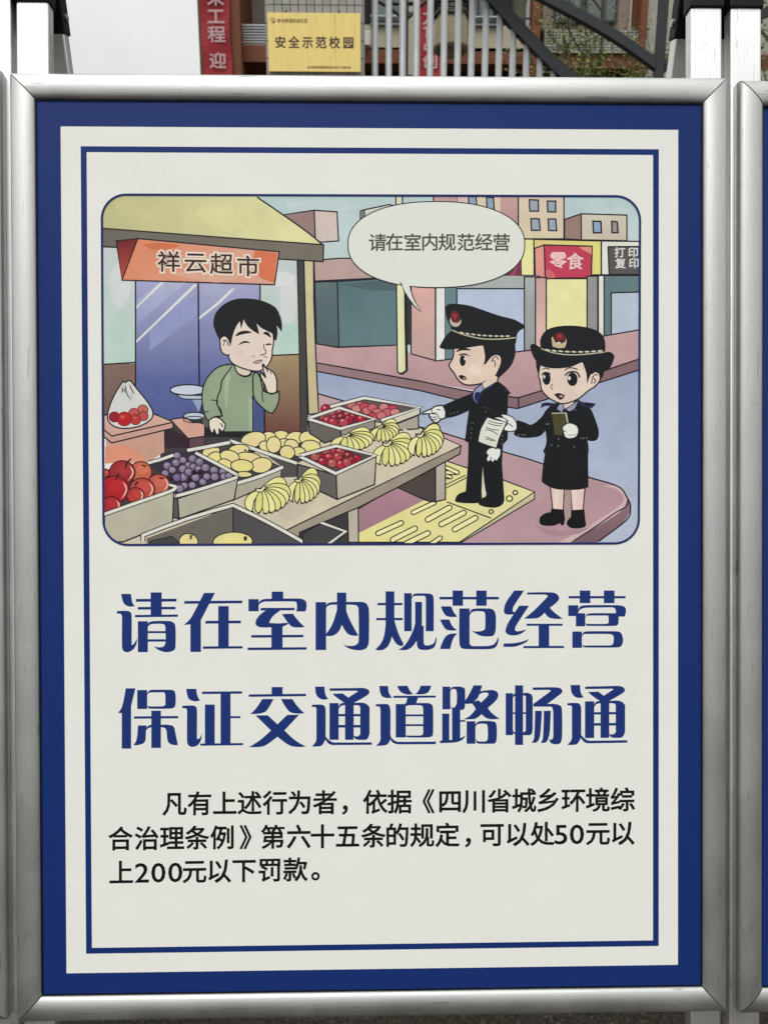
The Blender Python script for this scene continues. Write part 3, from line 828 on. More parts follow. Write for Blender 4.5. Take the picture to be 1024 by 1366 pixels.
PR.F((33,34,36), '345,522 ~338,480 ~325,440 ~290,428 ~262,438 242,468 ~198,375 ~180,290 ~208,195 ~290,112 ~400,66 ~520,60 ~650,80 ~775,138 ~825,215 ~848,300 847,386 798,322 ~806,400 793,474 765,455 ~755,405 ~690,370 ~645,345 600,303 ~618,360 626,410 ~560,370 ~510,325 475,262 ~465,310 450,356 438,282 ~395,350 ~368,430 350,525')
def tap(pts, w0, color, seg=6):
    q = [PR.T(p) for p in curve(pts, False, seg)]; n = len(q); l = []; r = []
    for i, p in enumerate(q):
        a = q[max(0, i-1)]; b = q[min(n-1, i+1)]; d = math.hypot(b[0]-a[0], b[1]-a[1]) or 1
        h = w0/2*math.sin(math.pi*min(1, 0.12+i/(n-1)*0.8)); nx, ny = -(b[1]-a[1])/d*h, (b[0]-a[0])/d*h
        l.append((p[0]+nx, p[1]+ny)); r.append((p[0]-nx, p[1]-ny))
    PR.emit([l+r[::-1]], color)
tap('400,425 ~440,400 ~500,388 550,392', 4.4, (34,34,36)); tap('670,402 ~705,402 740,440', 4.2, (34,34,36))
tap('430,512 ~470,488 ~505,484 538,494', 2.7, (30,28,32)); tap('690,515 ~720,506 750,510', 2.3, (30,28,32))
PR.L('672,505 ~676,545 ~692,580 ~680,604 ~655,606 635,616', 1.3, (90,60,60)); PR.L('570,688 ~610,665 ~655,662 ~620,690 575,690', 1.2, (90,60,60)); PR.F((200,165,150), '590,684 ~620,670 650,666 ~620,686')
PR.L('555,632 ~570,622 588,630', 1.6, (190,160,150)); PR.L('668,628 ~685,628 708,642', 1.6, (170,140,132))

# ------------------------------------------------ counter and fruit
PR.begin('printed_counter')
PR.px()
PR.F((70,66,66), '273,583 420,585 430,640 300,640 200,640 197,618 273,598')
PR.F((64,61,60), '400,700 470,650 590,620 590,660 545,668 530,664 470,695 465,735 400,735')
PR.F(PR.g((178,136,148),(164,124,136),0,650,0,710), '478,680 528,650 566,667 478,711')
PR.R(400,600,320)
PR.F((80,72,68), '412,160 578,60 578,220 560,222 528,212', O); PR.F(PR.g((196,186,172),(178,168,154),0,60,0,220), '578,66 620,44 620,212 578,222', O)
PR.F((192,182,168), '203,255 248,228 250,395 207,395', O)
PR.px()
PR.F(PR.g((166,156,140),(156,145,130),400,0,610,0), '614.8,595 613,605.5 540,645 480,676 400,710 396,735 370,735 380,708 480,658 560,620', O)
PR.F(PR.g((226,216,192),(214,202,178),420,0,420,700), '557,569 614.8,594.5 400,698.5 382,707.5 300,676 200,740 130,740 130,690 258,620 420,585 480,560', O)
PR.F((206,192,172), '365,660 ~400,668 ~430,655 ~400,690 ~375,690')
def crate(inner, rims, faces, rimw=3.6, ic=(72,68,70)):
    PR.F(ic, inner, 1.2)
    for c, q in faces: PR.F(c, q, O)
    for q in rims:
        PR.L(q, rimw+2.8, DK, seg=2)
    for q in rims:
        PR.L(q, rimw+.5, (228,226,216), seg=2)
PR.begin('printed_crate_of_mangoes')
PR.R(250,560,180)
PR.F((66,64,66), '330,160 400,140 1000,180 1010,250 830,330 710,290')
def mango(cx, cy, rx, ry, rot=0, c=(234,222,150)):
    PR.E(cx, cy, rx, ry, c, 1.4, rot); 
    PR.E(cx+rx*.12, cy+ry*.2, rx*.62, ry*.5, (238,226,140) if (cx*7+cy) % 3 < 2 else (236,216,160), 0, rot)
for m in ((710,115,58,34,0), (610,135,62,44,-12), (815,140,72,50,-12), (930,145,82,58,12), (735,175,50,32,0), (500,150,96,58,-14), (790,190,55,42,12), (600,205,58,42,22), (655,190,56,62,0), (935,205,75,50,5), (845,242,52,36,5), (757,248,58,52,10)): mango(*m, c=(234,220,164))
PR.F((84,82,80), '560,232 720,290 832,340 830,405 900,430 700,440 640,420 730,365 640,300', 0)
crate('330,165 340,165 335,175', ['325,158 ~560,240 830,330'], [], 3.4)
PR.begin('printed_crate_of_mangoes')
PR.F((74,72,72), '0,235 325,175 722,358 380,470 120,330')
for m in ((180,245,68,50,-20), (392,225,78,38,-4), (470,285,90,38,8), (205,290,60,44,-25), (322,280,75,48,15), (292,345,64,44,28), (560,345,84,58,-10), (415,350,86,48,3), (430,415,62,22,0)): mango(*m)
PR.E(220,208,9,9,(70,60,50)); PR.E(440,232,8,10,(70,60,50)); PR.E(333,372,7,7,(80,66,60))
crate('330,165 336,165 333,170', ['0,232 150,205 322,172', '370,484 ~560,425 725,358'], [((178,172,154), '350,500 365,485 715,372 710,452 345,612')], 3.6)
PR.begin('printed_crate_of_grapes')
PR.R(130,560,180)
PR.F((60,52,66), '385,330 590,245 740,240 1050,425 600,590 545,470')
for (a, b) in ((605,270),(720,495),(722,295),(690,345),(730,358),(770,372),(515,405),(660,500),(800,470),(600,520),(530,348),(955,392),(960,430),(1000,425),(653,435),(830,430),(597,325),(650,305),(775,318),(570,380),(650,372),(603,437),(745,437),(820,362),(885,382),(693,396),(890,432),(625,522)):
    k = (a*13+b*7) % 5
    PR.E(a, b, 33 if k else 29, 31 if k else 27, ((140,126,150),(128,112,142),(150,138,160),(118,96,138),(134,120,146))[k], 1.3, oc=(50,36,60)); PR.E(a-5, b-6, 15, 13, (158,146,168) if k != 3 else (138,116,158))
for (a, b, r) in ((735,400,22), (780,395,20), (700,455,20), (560,450,16)): PR.E(a, b, r, r*.9, (40,32,44))
crate('0,0 1,0 0,1', ['385,328 480,302 578,268', '745,250 ~900,330 1050,412 1062,432'], [((92,88,88), '575,590 612,598 624,752 575,742'), ((184,178,160), '610,598 1065,450 1038,605 622,752')], 3.2)
PR.L('600,578 ~800,522 1062,436', 6.4, DK); PR.L('600,578 ~800,522 1062,436', 4.0, (228,226,216))
PR.begin('printed_crate_of_apples')
PR.F((70,60,62), '60,380 380,330 590,500 560,540 60,720')
def apple(a, b, r, c, hi=True):
    PR.E(a, b, r, r*.92, c, 1.6, oc=(90,24,28)); l = tuple(min(255, int(k*1.05)+6) for k in c)
    PR.E(a+r*.18, b-r*.2, r*.55, r*.42, l)
    if hi: PR.L('%f,%f ~%f,%f %f,%f' % (a+r*.55, b-r*.55, a+r*.82, b, a+r*.45, b+r*.65), 2.0, (236,190,176), taper=True)
for q in ((60,405,34,(186,74,62)), (330,395,85,(198,106,80)), (190,400,98,(158,48,50)), (465,490,84,(196,98,80)), (340,530,96,(188,76,68)), (130,530,112,(178,38,44)), (290,575,66,(186,62,56)), (105,650,74,(172,44,50))): apple(*q, hi=q[2] > 60 and q[0] != 330)
for a in ('215,370 ~225,330 255,295', '140,455 ~150,430 170,405', '285,500 ~300,480 310,470', '340,345 ~355,350 372,352', '470,440 ~490,445 505,440'): PR.L(a, 2.0)
PR.F((190,184,164), '55,725 580,545 572,778 200,925 55,935', O)
PR.L('40,722 ~300,630 ~560,540 602,508', 6.4, DK); PR.L('545,492 602,510', 5.4, DK)
PR.L('40,722 ~300,630 ~560,540 602,508', 4.0, (228,226,216)); PR.L('545,492 602,508', 3.2, (228,226,216))
PR.begin('printed_open_crate')
PR.px()
PR.F((112,106,98), '196,718 311,676 311,735 196,735'); PR.F((84,81,82), '311,676 404,724 404,735 311,735'); PR.F((70,70,72), '200,722 230,715 250,735 200,735', 1.2)
PR.L('311,678 311,712', 1.6)
PR.R(250,560,180)
mango(345,925,150,72,-2); mango(10,925,72,62,10); PR.E(440,900,14,18,(70,60,50)); 
for a in ('15,875 40,905', '38,872 20,910'): PR.L(a, 1.5)
PR.px()
PR.L('191,722 191,714 ~250,692 311,674 ~360,698 411,727', 6.6, DK, seg=2); PR.L('191,722 191,714 ~250,692 311,674 ~360,698 411,727', 4.0, (228,226,216), seg=2)
PR.F((74,72,72), '404,712 428,698 462,708 440,735 404,735', 1.4); PR.L('428,697 461,709 436,727', 5.2, DK, seg=2); PR.L('428,697 461,709 436,727', 3.0, (226,224,214), seg=2)
# crates of cherries and peaches
PR.begin('printed_crate_of_peaches')
PR.R(400,520,220)
PR.F((176,168,152), '560,230 735,158 735,242 620,250', O)
PR.F((100,88,88), '150,115 400,55 740,118 505,195')
for i, (a, b) in enumerate(((320,92),(375,95),(350,118),(400,105),(415,130),(450,110),(520,108),(575,118),(480,140),(540,140),(590,140),(450,165),(505,160),(430,185))):
    PR.E(a, b, 30, 24, ((204,120,120),(196,100,108),(208,136,130),(200,72,92))[i % 4], 1.2, oc=(110,40,50))
PR.F((216,210,192), '505,190 745,108 745,152 515,240', O)
PR.L('140,118 400,50 745,110 505,190', 6.0, DK, seg=2); PR.L('140,118 400,50 745,110 505,190', 3.6, (228,226,216), seg=2)
def cherries(pts):
    for i, (a, b) in enumerate(pts):
        PR.E(a, b, 30, 29, ((168,34,58),(186,52,70),(150,28,50),(176,92,88),(180,70,80))[(i*3) % 5], 1.2, oc=(80,20,36)); PR.E(a-8, b-10, 9, 7, (220,140,140))
    for i in range(0, len(pts)-1, 2): PR.L('%f,%f %f,%f' % (pts[i][0], pts[i][1]-8, pts[i+1][0]+6, pts[i+1][1]-26), 1.0, (90,60,50))
PR.begin('printed_crate_of_cherries')
PR.F((86,78,78), '55,178 240,115 460,182 255,240')
cherries(((160,120),(205,150),(250,140),(290,160),(330,170),(380,182),(150,165),(170,190),(215,180),(255,170),(300,185),(245,205),(205,200),(270,200)))
PR.F((108,102,96), '52,184 250,245 255,300 150,330 110,300 60,270', O); PR.F((150,146,134), '252,245 465,188 465,240 300,290 255,290', O)
PR.L('50,178 245,112 465,182 250,242 50,180', 5.6, DK, seg=2); PR.L('50,178 245,112 465,182 250,242 50,180', 3.4, (228,226,216), seg=2)
PR.begin('printed_bananas')
def bunch(x0, y0, w, h):
    """a hand of bananas: separate crescents fanned out from the stem at the upper left"""
    sx_, sy_ = .40, .22
    tips = [(.93, .36), (.99, .52), (.93, .68), (.84, .80), (.73, .89), (.61, .95), (.49, .98), (.36, .97), (.22, .93)]
    bul = [.40, .30, .25, .20, .16, .11, .06, -.06, -.20]
    for k, ((tx, ty), a) in enumerate(zip(tips, bul)):
        dx, dy = tx-sx_, ty-sy_; l = math.hypot(dx, dy); nx, ny = dy/l, -dx/l
        wd = .17 if a > 0 else -.17
        q = lambda t, o: (x0+(sx_+dx*t+nx*o)*w, y0+(sy_+dy*t+ny*o)*h)
        pts = [('', q(0, .02)), ('~', q(.28, a*.8+wd*.22)), ('~', q(.62, a+wd*.25)), ('~', q(.88, a*.55+wd*.30)), ('', q(1.0, .01)), ('', q(.985, -.03)),
               ('~', q(.80, a*.55-wd*.45)), ('~', q(.55, a*.75-wd*.55)), ('~', q(.25, a*.45-wd*.35)), ('', q(0, -.02))]
        PR.F(((236,232,156), (228,224,142), (240,236,166))[k % 3], ' '.join('%s%f,%f' % (m, p[0], p[1]) for m, p in pts), 1.25, (52,46,40), seg=4)
        tp = q(.97, -.005); PR.E(tp[0], tp[1], .022*w, .022*h+1, (62,52,40), n=10)
    f = lambda s: ' '.join(('~' if t[0] == '~' else '')+'%f,%f' % ((x0+float(t.lstrip('~').split(',')[0])*w), (y0+float(t.lstrip('~').split(',')[1])*h)) for t in s.split())
    PR.F((232,228,184), f('.27,.22 ~.32,.31 ~.42,.31 ~.49,.18 .45,.12 ~.39,.22 ~.33,.22'), 1.3)
bunch(425,198,188,130); bunch(178,250,275,138); bunch(655,232,232,192)
PR.F((224,214,190), '640,240 700,260 720,300 650,290')
bunch(438,290,268,190); bunch(660,236,226,188)
PR.begin('printed_crate_of_cherries')
PR.F((86,78,78), '0,412 225,350 462,405 222,515')
cherries(((130,395),(170,385),(215,375),(250,385),(300,410),(350,430),(95,412),(180,420),(235,415),(320,440),(140,445),(200,455),(255,462),(290,450)))
PR.R(400,600,320)
PR.F((104,98,94), '-10,62 155,108 158,212 88,178 -10,140', O); PR.F(PR.g((196,188,170),(180,172,154),0,60,0,210), '155,108 325,30 318,148 158,212', O)
PR.R(400,520,220)
PR.L('-4,410 225,348 468,408 222,520 -4,412', 6.4, DK, seg=2); PR.L('-4,410 225,348 468,408 222,520 -4,412', 3.8, (228,226,216), seg=2)
PR.begin('printed_bananas')
PR.R(250,560,180)
bunch(742,398,265,244); bunch(418,468,358,252)

# ------------------------------------------------ officers
BK = (27,29,31)
PR.begin('printed_officer', 'printed cartoon officer in a peaked cap pointing to the left')
PR.R(560,530,150)
PR.F((206,200,168), '560,640 610,640 610,900 560,915')
PR.F(BK, '440,395 610,400 ~575,600 568,700 560,880 ~545,955 ~430,965 ~335,955 ~318,935 ~345,885 415,855 435,600')
PR.F(BK, '568,400 756,400 745,600 762,860 ~760,960 ~700,1002 ~600,1000 ~535,975 ~540,945 600,890 585,780 572,660')
PR.F((222,216,190), '566,690 ~575,760 604,884 588,912 568,905 560,860')
PR.F(BK, '705,-148 ~770,-100 826,-38 800,-20 795,150 ~800,260 796,385 758,425 700,468 440,412 408,398 ~425,250 444,120 ~330,170 226,190 206,75 ~330,20 460,-30 520,-95 560,-120')
PR.L('765,-70 825,-38', 1.0, (60,62,90)); PR.L('575,92 ~600,95 640,105', 1.2, (56,60,96)); 
for (a, b) in ((478,235),(466,285),(465,325),(460,370),(748,350),(745,385),(742,420),(280,150),(310,142),(342,132),(598,135)): PR.E(a, b, 5, 6, (120,118,112))
PR.F((233,236,230), '20,140 ~60,122 108,104 ~140,82 205,73 ~232,130 228,190 ~190,202 ~160,228 ~130,228 ~105,205 ~85,175 ~82,152 20,152', O)
for a in ('108,105 ~105,130 ~120,145 150,140', '85,150 ~110,150 150,155', '90,175 ~120,182 150,178', '105,200 ~130,205 155,195', '158,150 ~165,180 190,200', '150,115 ~170,110 185,120'): PR.L(a, 1.2)
PR.F((233,236,230), '598,505 ~625,468 ~670,458 732,470 ~728,530 ~695,580 ~680,570 ~660,592 ~640,575 ~620,588 ~604,560 ~618,530', 1.2)
PR.L('640,575 ~645,555 650,545', 1.1)
PR.R(560,395,150)
SKO = (231,208,188)
PR.F(SKO, '305,470 ~304,540 ~285,590 ~264,625 ~276,660 ~305,695 ~345,760 ~400,802 ~470,810 562,795 ~585,835 700,775 ~745,640 ~740,560 590,440', O)
PR.F((238,220,204), '470,620 ~530,640 ~560,700 ~500,720 ~450,680')
PR.F((160,162,192), '700,775 ~640,820 ~560,870 518,978 488,945 ~480,900 ~500,850 562,800 575,838', O, (60,62,100)); PR.F((38,42,88), '500,880 ~530,872 ~555,895 ~545,935 518,965 ~495,930'); PR.F((228,208,190), '565,800 ~620,800 690,740 700,775 580,840')
PR.F((32,33,36), '572,448 860,400 ~866,520 ~835,620 ~775,690 708,750 685,715 ~740,620 ~738,560 ~705,532 ~665,540 572,632 ~590,560')
PR.F(SKO, '590,632 ~640,560 ~690,534 ~728,545 ~738,600 ~715,680 680,735 600,740', 0)
PR.L('590,620 ~650,548 ~700,532 ~735,555 ~738,610 ~715,670 685,728', 1.6)
PR.L('650,600 ~665,565 ~690,550 712,580', 1.2); PR.L('660,580 ~680,600 680,645', 1.2); PR.L('600,770 ~560,790 540,800', 1.0)
PR.F((31,33,35), '292,312 ~232,365 176,462 ~200,478 ~300,484 ~420,472 ~560,452 870,432 878,380 ~700,385 ~450,345')
PR.F((31,33,35), '232,95 ~270,72 ~350,72 ~470,93 ~700,172 ~850,212 ~925,250 952,270 945,292 ~905,315 882,345 ~872,400 862,435 ~700,420 ~500,400 ~350,345 288,300 ~240,190')
PR.L('295,312 ~400,352 ~560,388 ~720,392 872,378', 1.5, (196,190,160))
for i in range(9): PR.E(380+i*52, 334+i*9-i*i*.65, 20, 7, (214,208,184), 0, 14-i*2)
PR.E(322,225,52,56,(196,184,172)); PR.F((31,33,35), '262,150 ~300,110 ~350,130 ~375,200 ~340,245 ~300,235'); PR.E(318,188,42,56,(112,42,48),0,-12); PR.E(315,185,18,26,(150,60,62),0,-12); PR.E(330,258,26,16,(206,180,160))
PR.E(388,588,27,50,(30,28,32)); PR.E(407,572,8,14,(225,225,225)); PR.L('355,540 ~390,528 430,538', 2.0); PR.L('420,530 450,545', 1.0); tap('330,508 ~370,486 ~420,484 462,494', 3.3, (30,28,32))
PR.E(388,742,38,20,(36,26,30),0,24); PR.E(402,750,14,8,(190,150,140),0,20)
PR.begin('printed_officer', 'printed cartoon officer in a brimmed hat and skirt holding a notebook')
PR.R(690,560,160)
for q in ('278,570 398,585 388,775 300,772', '448,585 574,585 556,785 465,785'): PR.F((233,205,198), q, 1.6)
PR.F((178,150,146), '398,592 450,592 462,830 410,850')
PR.F((240,216,206), '310,600 ~350,600 ~345,700 ~320,760 306,740'); PR.F((240,216,206), '470,600 ~500,600 ~500,700 ~495,760 475,750')
PR.F((24,24,26), '286,758 395,766 404,850 ~392,898 368,898 362,882 ~300,905 ~215,902 ~188,880 ~190,835 ~230,800 282,788')
PR.F((24,24,26), '456,772 568,764 578,860 ~580,905 ~540,925 ~460,925 ~420,895 ~425,860 454,830')
PR.F((27,29,31), '235,275 600,285 604,575 ~500,598 ~330,592 ~240,555 204,525 ~215,400')
PR.F(BK, '300,-140 520,-168 ~610,-110 ~660,-10 ~692,100 ~680,165 ~640,182 595,176 ~605,240 602,298 ~400,300 222,285 218,265 ~245,190 236,92 ~190,138 ~110,153 ~20,150 -33,125 -5,2 ~60,22 ~120,40 ~200,-20 ~240,-80')
PR.F((44,50,82), '205,-140 ~250,-148 320,-140 300,-115 ~240,-118 195,-98'); PR.F((44,50,82), '520,-150 ~580,-150 668,-138 635,-98 ~580,-110 530,-125')
PR.F((24,25,28), '210,-128 ~250,-136 300,-132 ~250,-124'); PR.F((24,25,28), '560,-135 ~600,-140 650,-130 ~600,-118')
PR.F((231,210,194), '380,-150 495,-180 470,-120 400,-88 388,-110', 1.3)
PR.F((158,158,184), '352,-132 380,-142 402,-90 378,-60 330,-92', 1.2); PR.F((158,158,184), '520,-172 ~490,-100 440,-68 405,-92 ~460,-125', 1.2); PR.F((34,36,60), '385,-95 400,-88 415,-60 400,-30 380,-60')
for (a, b) in ((348,162),(345,222),(288,215),(482,230),(540,158),(563,158),(587,158),(10,128),(38,128),(62,130),(490,-85)): PR.E(a, b, 6, 6, (126,124,118))
PR.L('238,38 ~255,35 270,38', 1.2, (120,118,112))
PR.F((78,75,46), '288,-52 415,-55 430,32 ~400,60 385,138 310,132', O); PR.F((196,196,178), '405,-55 418,-58 434,35 424,38'); PR.L('290,-55 415,-58', 1.4, (190,188,160))
PR.F((234,236,230), '380,62 ~420,32 ~450,28 ~500,48 ~518,85 ~510,130 ~480,155 ~430,160 ~400,140 ~388,100', 1.4); PR.L('388,100 ~400,96 415,100', 1.1); PR.L('430,128 ~460,132 500,122', 1.0, (150,150,150))
PR.R(560,530,150)
PR.F((233,236,230), '733,155 ~790,160 ~840,182 ~875,225 ~880,270 ~870,300 ~820,312 765,300 760,270 ~790,245 770,205', 1.4); PR.L('795,235 ~820,250 845,270', 1.2)
PR.F((227,227,217), '612,178 ~700,205 795,218 ~750,310 ~720,380 695,466 ~600,435 525,405 ~545,300 ~580,230', O)
for a in ('622,212 ~680,232 752,240', '612,232 ~670,252 745,262', '598,270 ~650,292 715,298', '590,298 ~640,302 710,340', '590,362 ~630,372 690,398', '600,380 ~640,390 670,402'): PR.L(a, 1.1, (70,70,68))
PR.F((233,236,230), '672,190 ~700,180 ~760,190 ~795,215 770,225 ~720,205', 1.2)
PR.R(690,420,160)
PR.F((32,33,36), '155,370 ~185,430 ~198,480 190,522 ~170,490 ~158,440')
PR.F((231,210,194), '190,430 ~178,520 ~190,560 ~205,640 ~250,695 ~310,735 ~370,757 ~430,752 ~520,715 ~600,650 ~660,610 ~700,560 ~698,505 ~660,485 ~620,500 555,400', O)
PR.F((238,214,204), '520,610 ~570,600 ~580,640 ~530,680 ~490,660')
PR.F((32,33,36), '550,400 730,430 ~735,500 702,560 ~700,510 ~665,488 ~630,500 590,592 ~585,500')
PR.L('630,590 ~640,535 ~665,508 682,520', 1.3); PR.L('645,540 ~665,560 648,585', 1.3)
PR.F((31,33,35), '198,290 ~195,205 ~245,132 ~345,98 ~500,94 ~640,120 ~720,168 ~746,235 744,325 ~740,430 ~640,440 ~550,405 ~440,430 ~300,420 ~200,400')
PR.F((31,33,35), '106,275 ~118,252 ~145,250 ~200,280 ~320,325 ~500,345 ~640,335 745,320 ~790,318 ~822,345 ~818,385 ~790,450 ~740,485 ~700,480 ~600,430 ~555,404 ~450,445 ~310,458 ~200,435 ~150,385 ~122,330')
PR.L('200,288 ~300,322 ~420,340 ~560,338 738,318', 1.5, (190,184,156))
for i in range(9): PR.E(255+i*56, 300+i*7-i*i*.75, 22, 7, (214,210,190), 0, 14-i*2.6)
PR.F((204,184,148), '288,195 ~300,190 ~320,230 ~358,248 ~400,230 412,195 ~416,240 400,280 ~350,284 298,270'); PR.E(358,192,46,42,(110,38,42)); PR.E(358,185,20,18,(150,60,56)); PR.E(350,240,18,8,(226,214,190))
PR.E(247,545,34,54,(30,28,32)); PR.E(228,530,8,14,(220,220,220)); PR.L('205,515 ~235,492 280,505', 1.9)
PR.E(467,550,44,58,(30,28,32)); PR.E(440,541,13,16,(226,226,226)); PR.L('405,520 ~440,490 ~500,490 530,535', 2.1)
PR.L('210,468 ~240,455 272,468', 1.3); PR.L('402,475 ~445,452 512,466', 1.5)
PR.L('300,590 ~284,615 300,642', 1.2, (120,84,80)); PR.F((60,30,36), '316,680 ~355,672 398,688 ~385,712 ~358,720', 1.2); PR.E(372,695,16,10,(208,150,150))
# ------------------------------------------------ speech bubble
PR.begin('printed_speech_bubble'); PR.cur['pic'] = False
PR.px()
pts = []
for k in range(72):
    t = 2*math.pi*k/72; c, s_ = math.cos(t), math.sin(t); e = 2/2.25
    x = 581.7+117.8*math.copysign(abs(c)**e, c); y = 326.3+57.4*math.copysign(abs(s_)**e, s_)
    pts.append((x, y))
i0 = min(range(72), key=lambda i: (pts[i][0]-546)**2+(pts[i][1]-384)**2); i1 = min(range(72), key=lambda i: (pts[i][0]-534)**2+(pts[i][1]-378)**2)
tail = [(546.5,382), (549,392), (553,402), (561,415.5), (553,409), (546,400), (539,389), (533.5,376.5)]
PR.F((229,231,222), pts[:i0+1]+tail+pts[i1:], 1.4)
for ch, x, y in zip('请在室内规范经营', (503.5,526,550,573,596,621,645,668.5), (324,323.5,324,323.5,323.5,324,323.5,324)):
    PR.text(ch, x, y, 24.5, (84,86,72), 0.016, slope=-0.01)
PR.clip = None
PR.begin('printed_picture_frame_line'); PR.px()
q = rrect((FR[0][0]-1, FR[0][1]-1), (FR[1][0]+1, FR[1][1]-1), (FR[2][0]+1, FR[2][1]+1), (FR[3][0]-1, FR[3][1]+1), 32.5, 14)
PR.stroke(q, 3.0, (34,48,104), closed=True)
# ------------------------------------------------------------ display stands
BX0, BX1, BY0, BY1 = -0.4765, 0.4765, -0.6265, 0.6325     # outer edge of the frame on the board
IX0, IX1, IY0, IY1 = -0.4440, 0.4440, -0.5930, 0.5995     # inner edge
PROF = [(0.02, -0.0100), (0.0, -0.0060), (0.0, -0.0020), (0.008, 0.0010), (0.025, 0.0035), (0.055, 0.0053), (0.12, 0.0067), (0.22, 0.0077), (0.36, 0.0085), (0.5, 0.0088),
        (0.64, 0.0085), (0.78, 0.0075), (0.88, 0.0062), (0.95, 0.0048), (0.985, 0.0034), (1.0, 0.0022), (1.0, 0.0006)]
def rail(o0, o1, i0, i1, gap=0.0009):
    """one mitred snap-frame rail between outer corners o0,o1 and inner corners i0,i1"""
    vs = []; fs = []; n = len(PROF); k = 24
    o0, o1, i0, i1 = (Vector((*p, 0)) for p in (o0, o1, i0, i1))
    for j in range(k+1):
        for s_, h in PROF:
            a = o0.lerp(i0, s_); b = o1.lerp(i1, s_); d = (b-a).normalized()
            a = a + d*gap; b = b - d*gap
            p = a.lerp(b, j/k); p.z = h
            vs.append(p)
    for j in range(k):
        for q in range(n-1):
            fs.append((j*n+q, (j+1)*n+q, (j+1)*n+q+1, j*n+q+1))
    e0 = len(vs); vs += [v.copy() for v in vs[:n]] + [v.copy() for v in vs[k*n:k*n+n]]
    fs.append(tuple(range(e0, e0+n))); fs.append(tuple(range(e0+n, e0+2*n))[::-1])
    return vs, fs
LW, LD = 0.0420, 0.0200                                    # leg tube width and depth
REAR = rad(-22.5); RD = 0.018
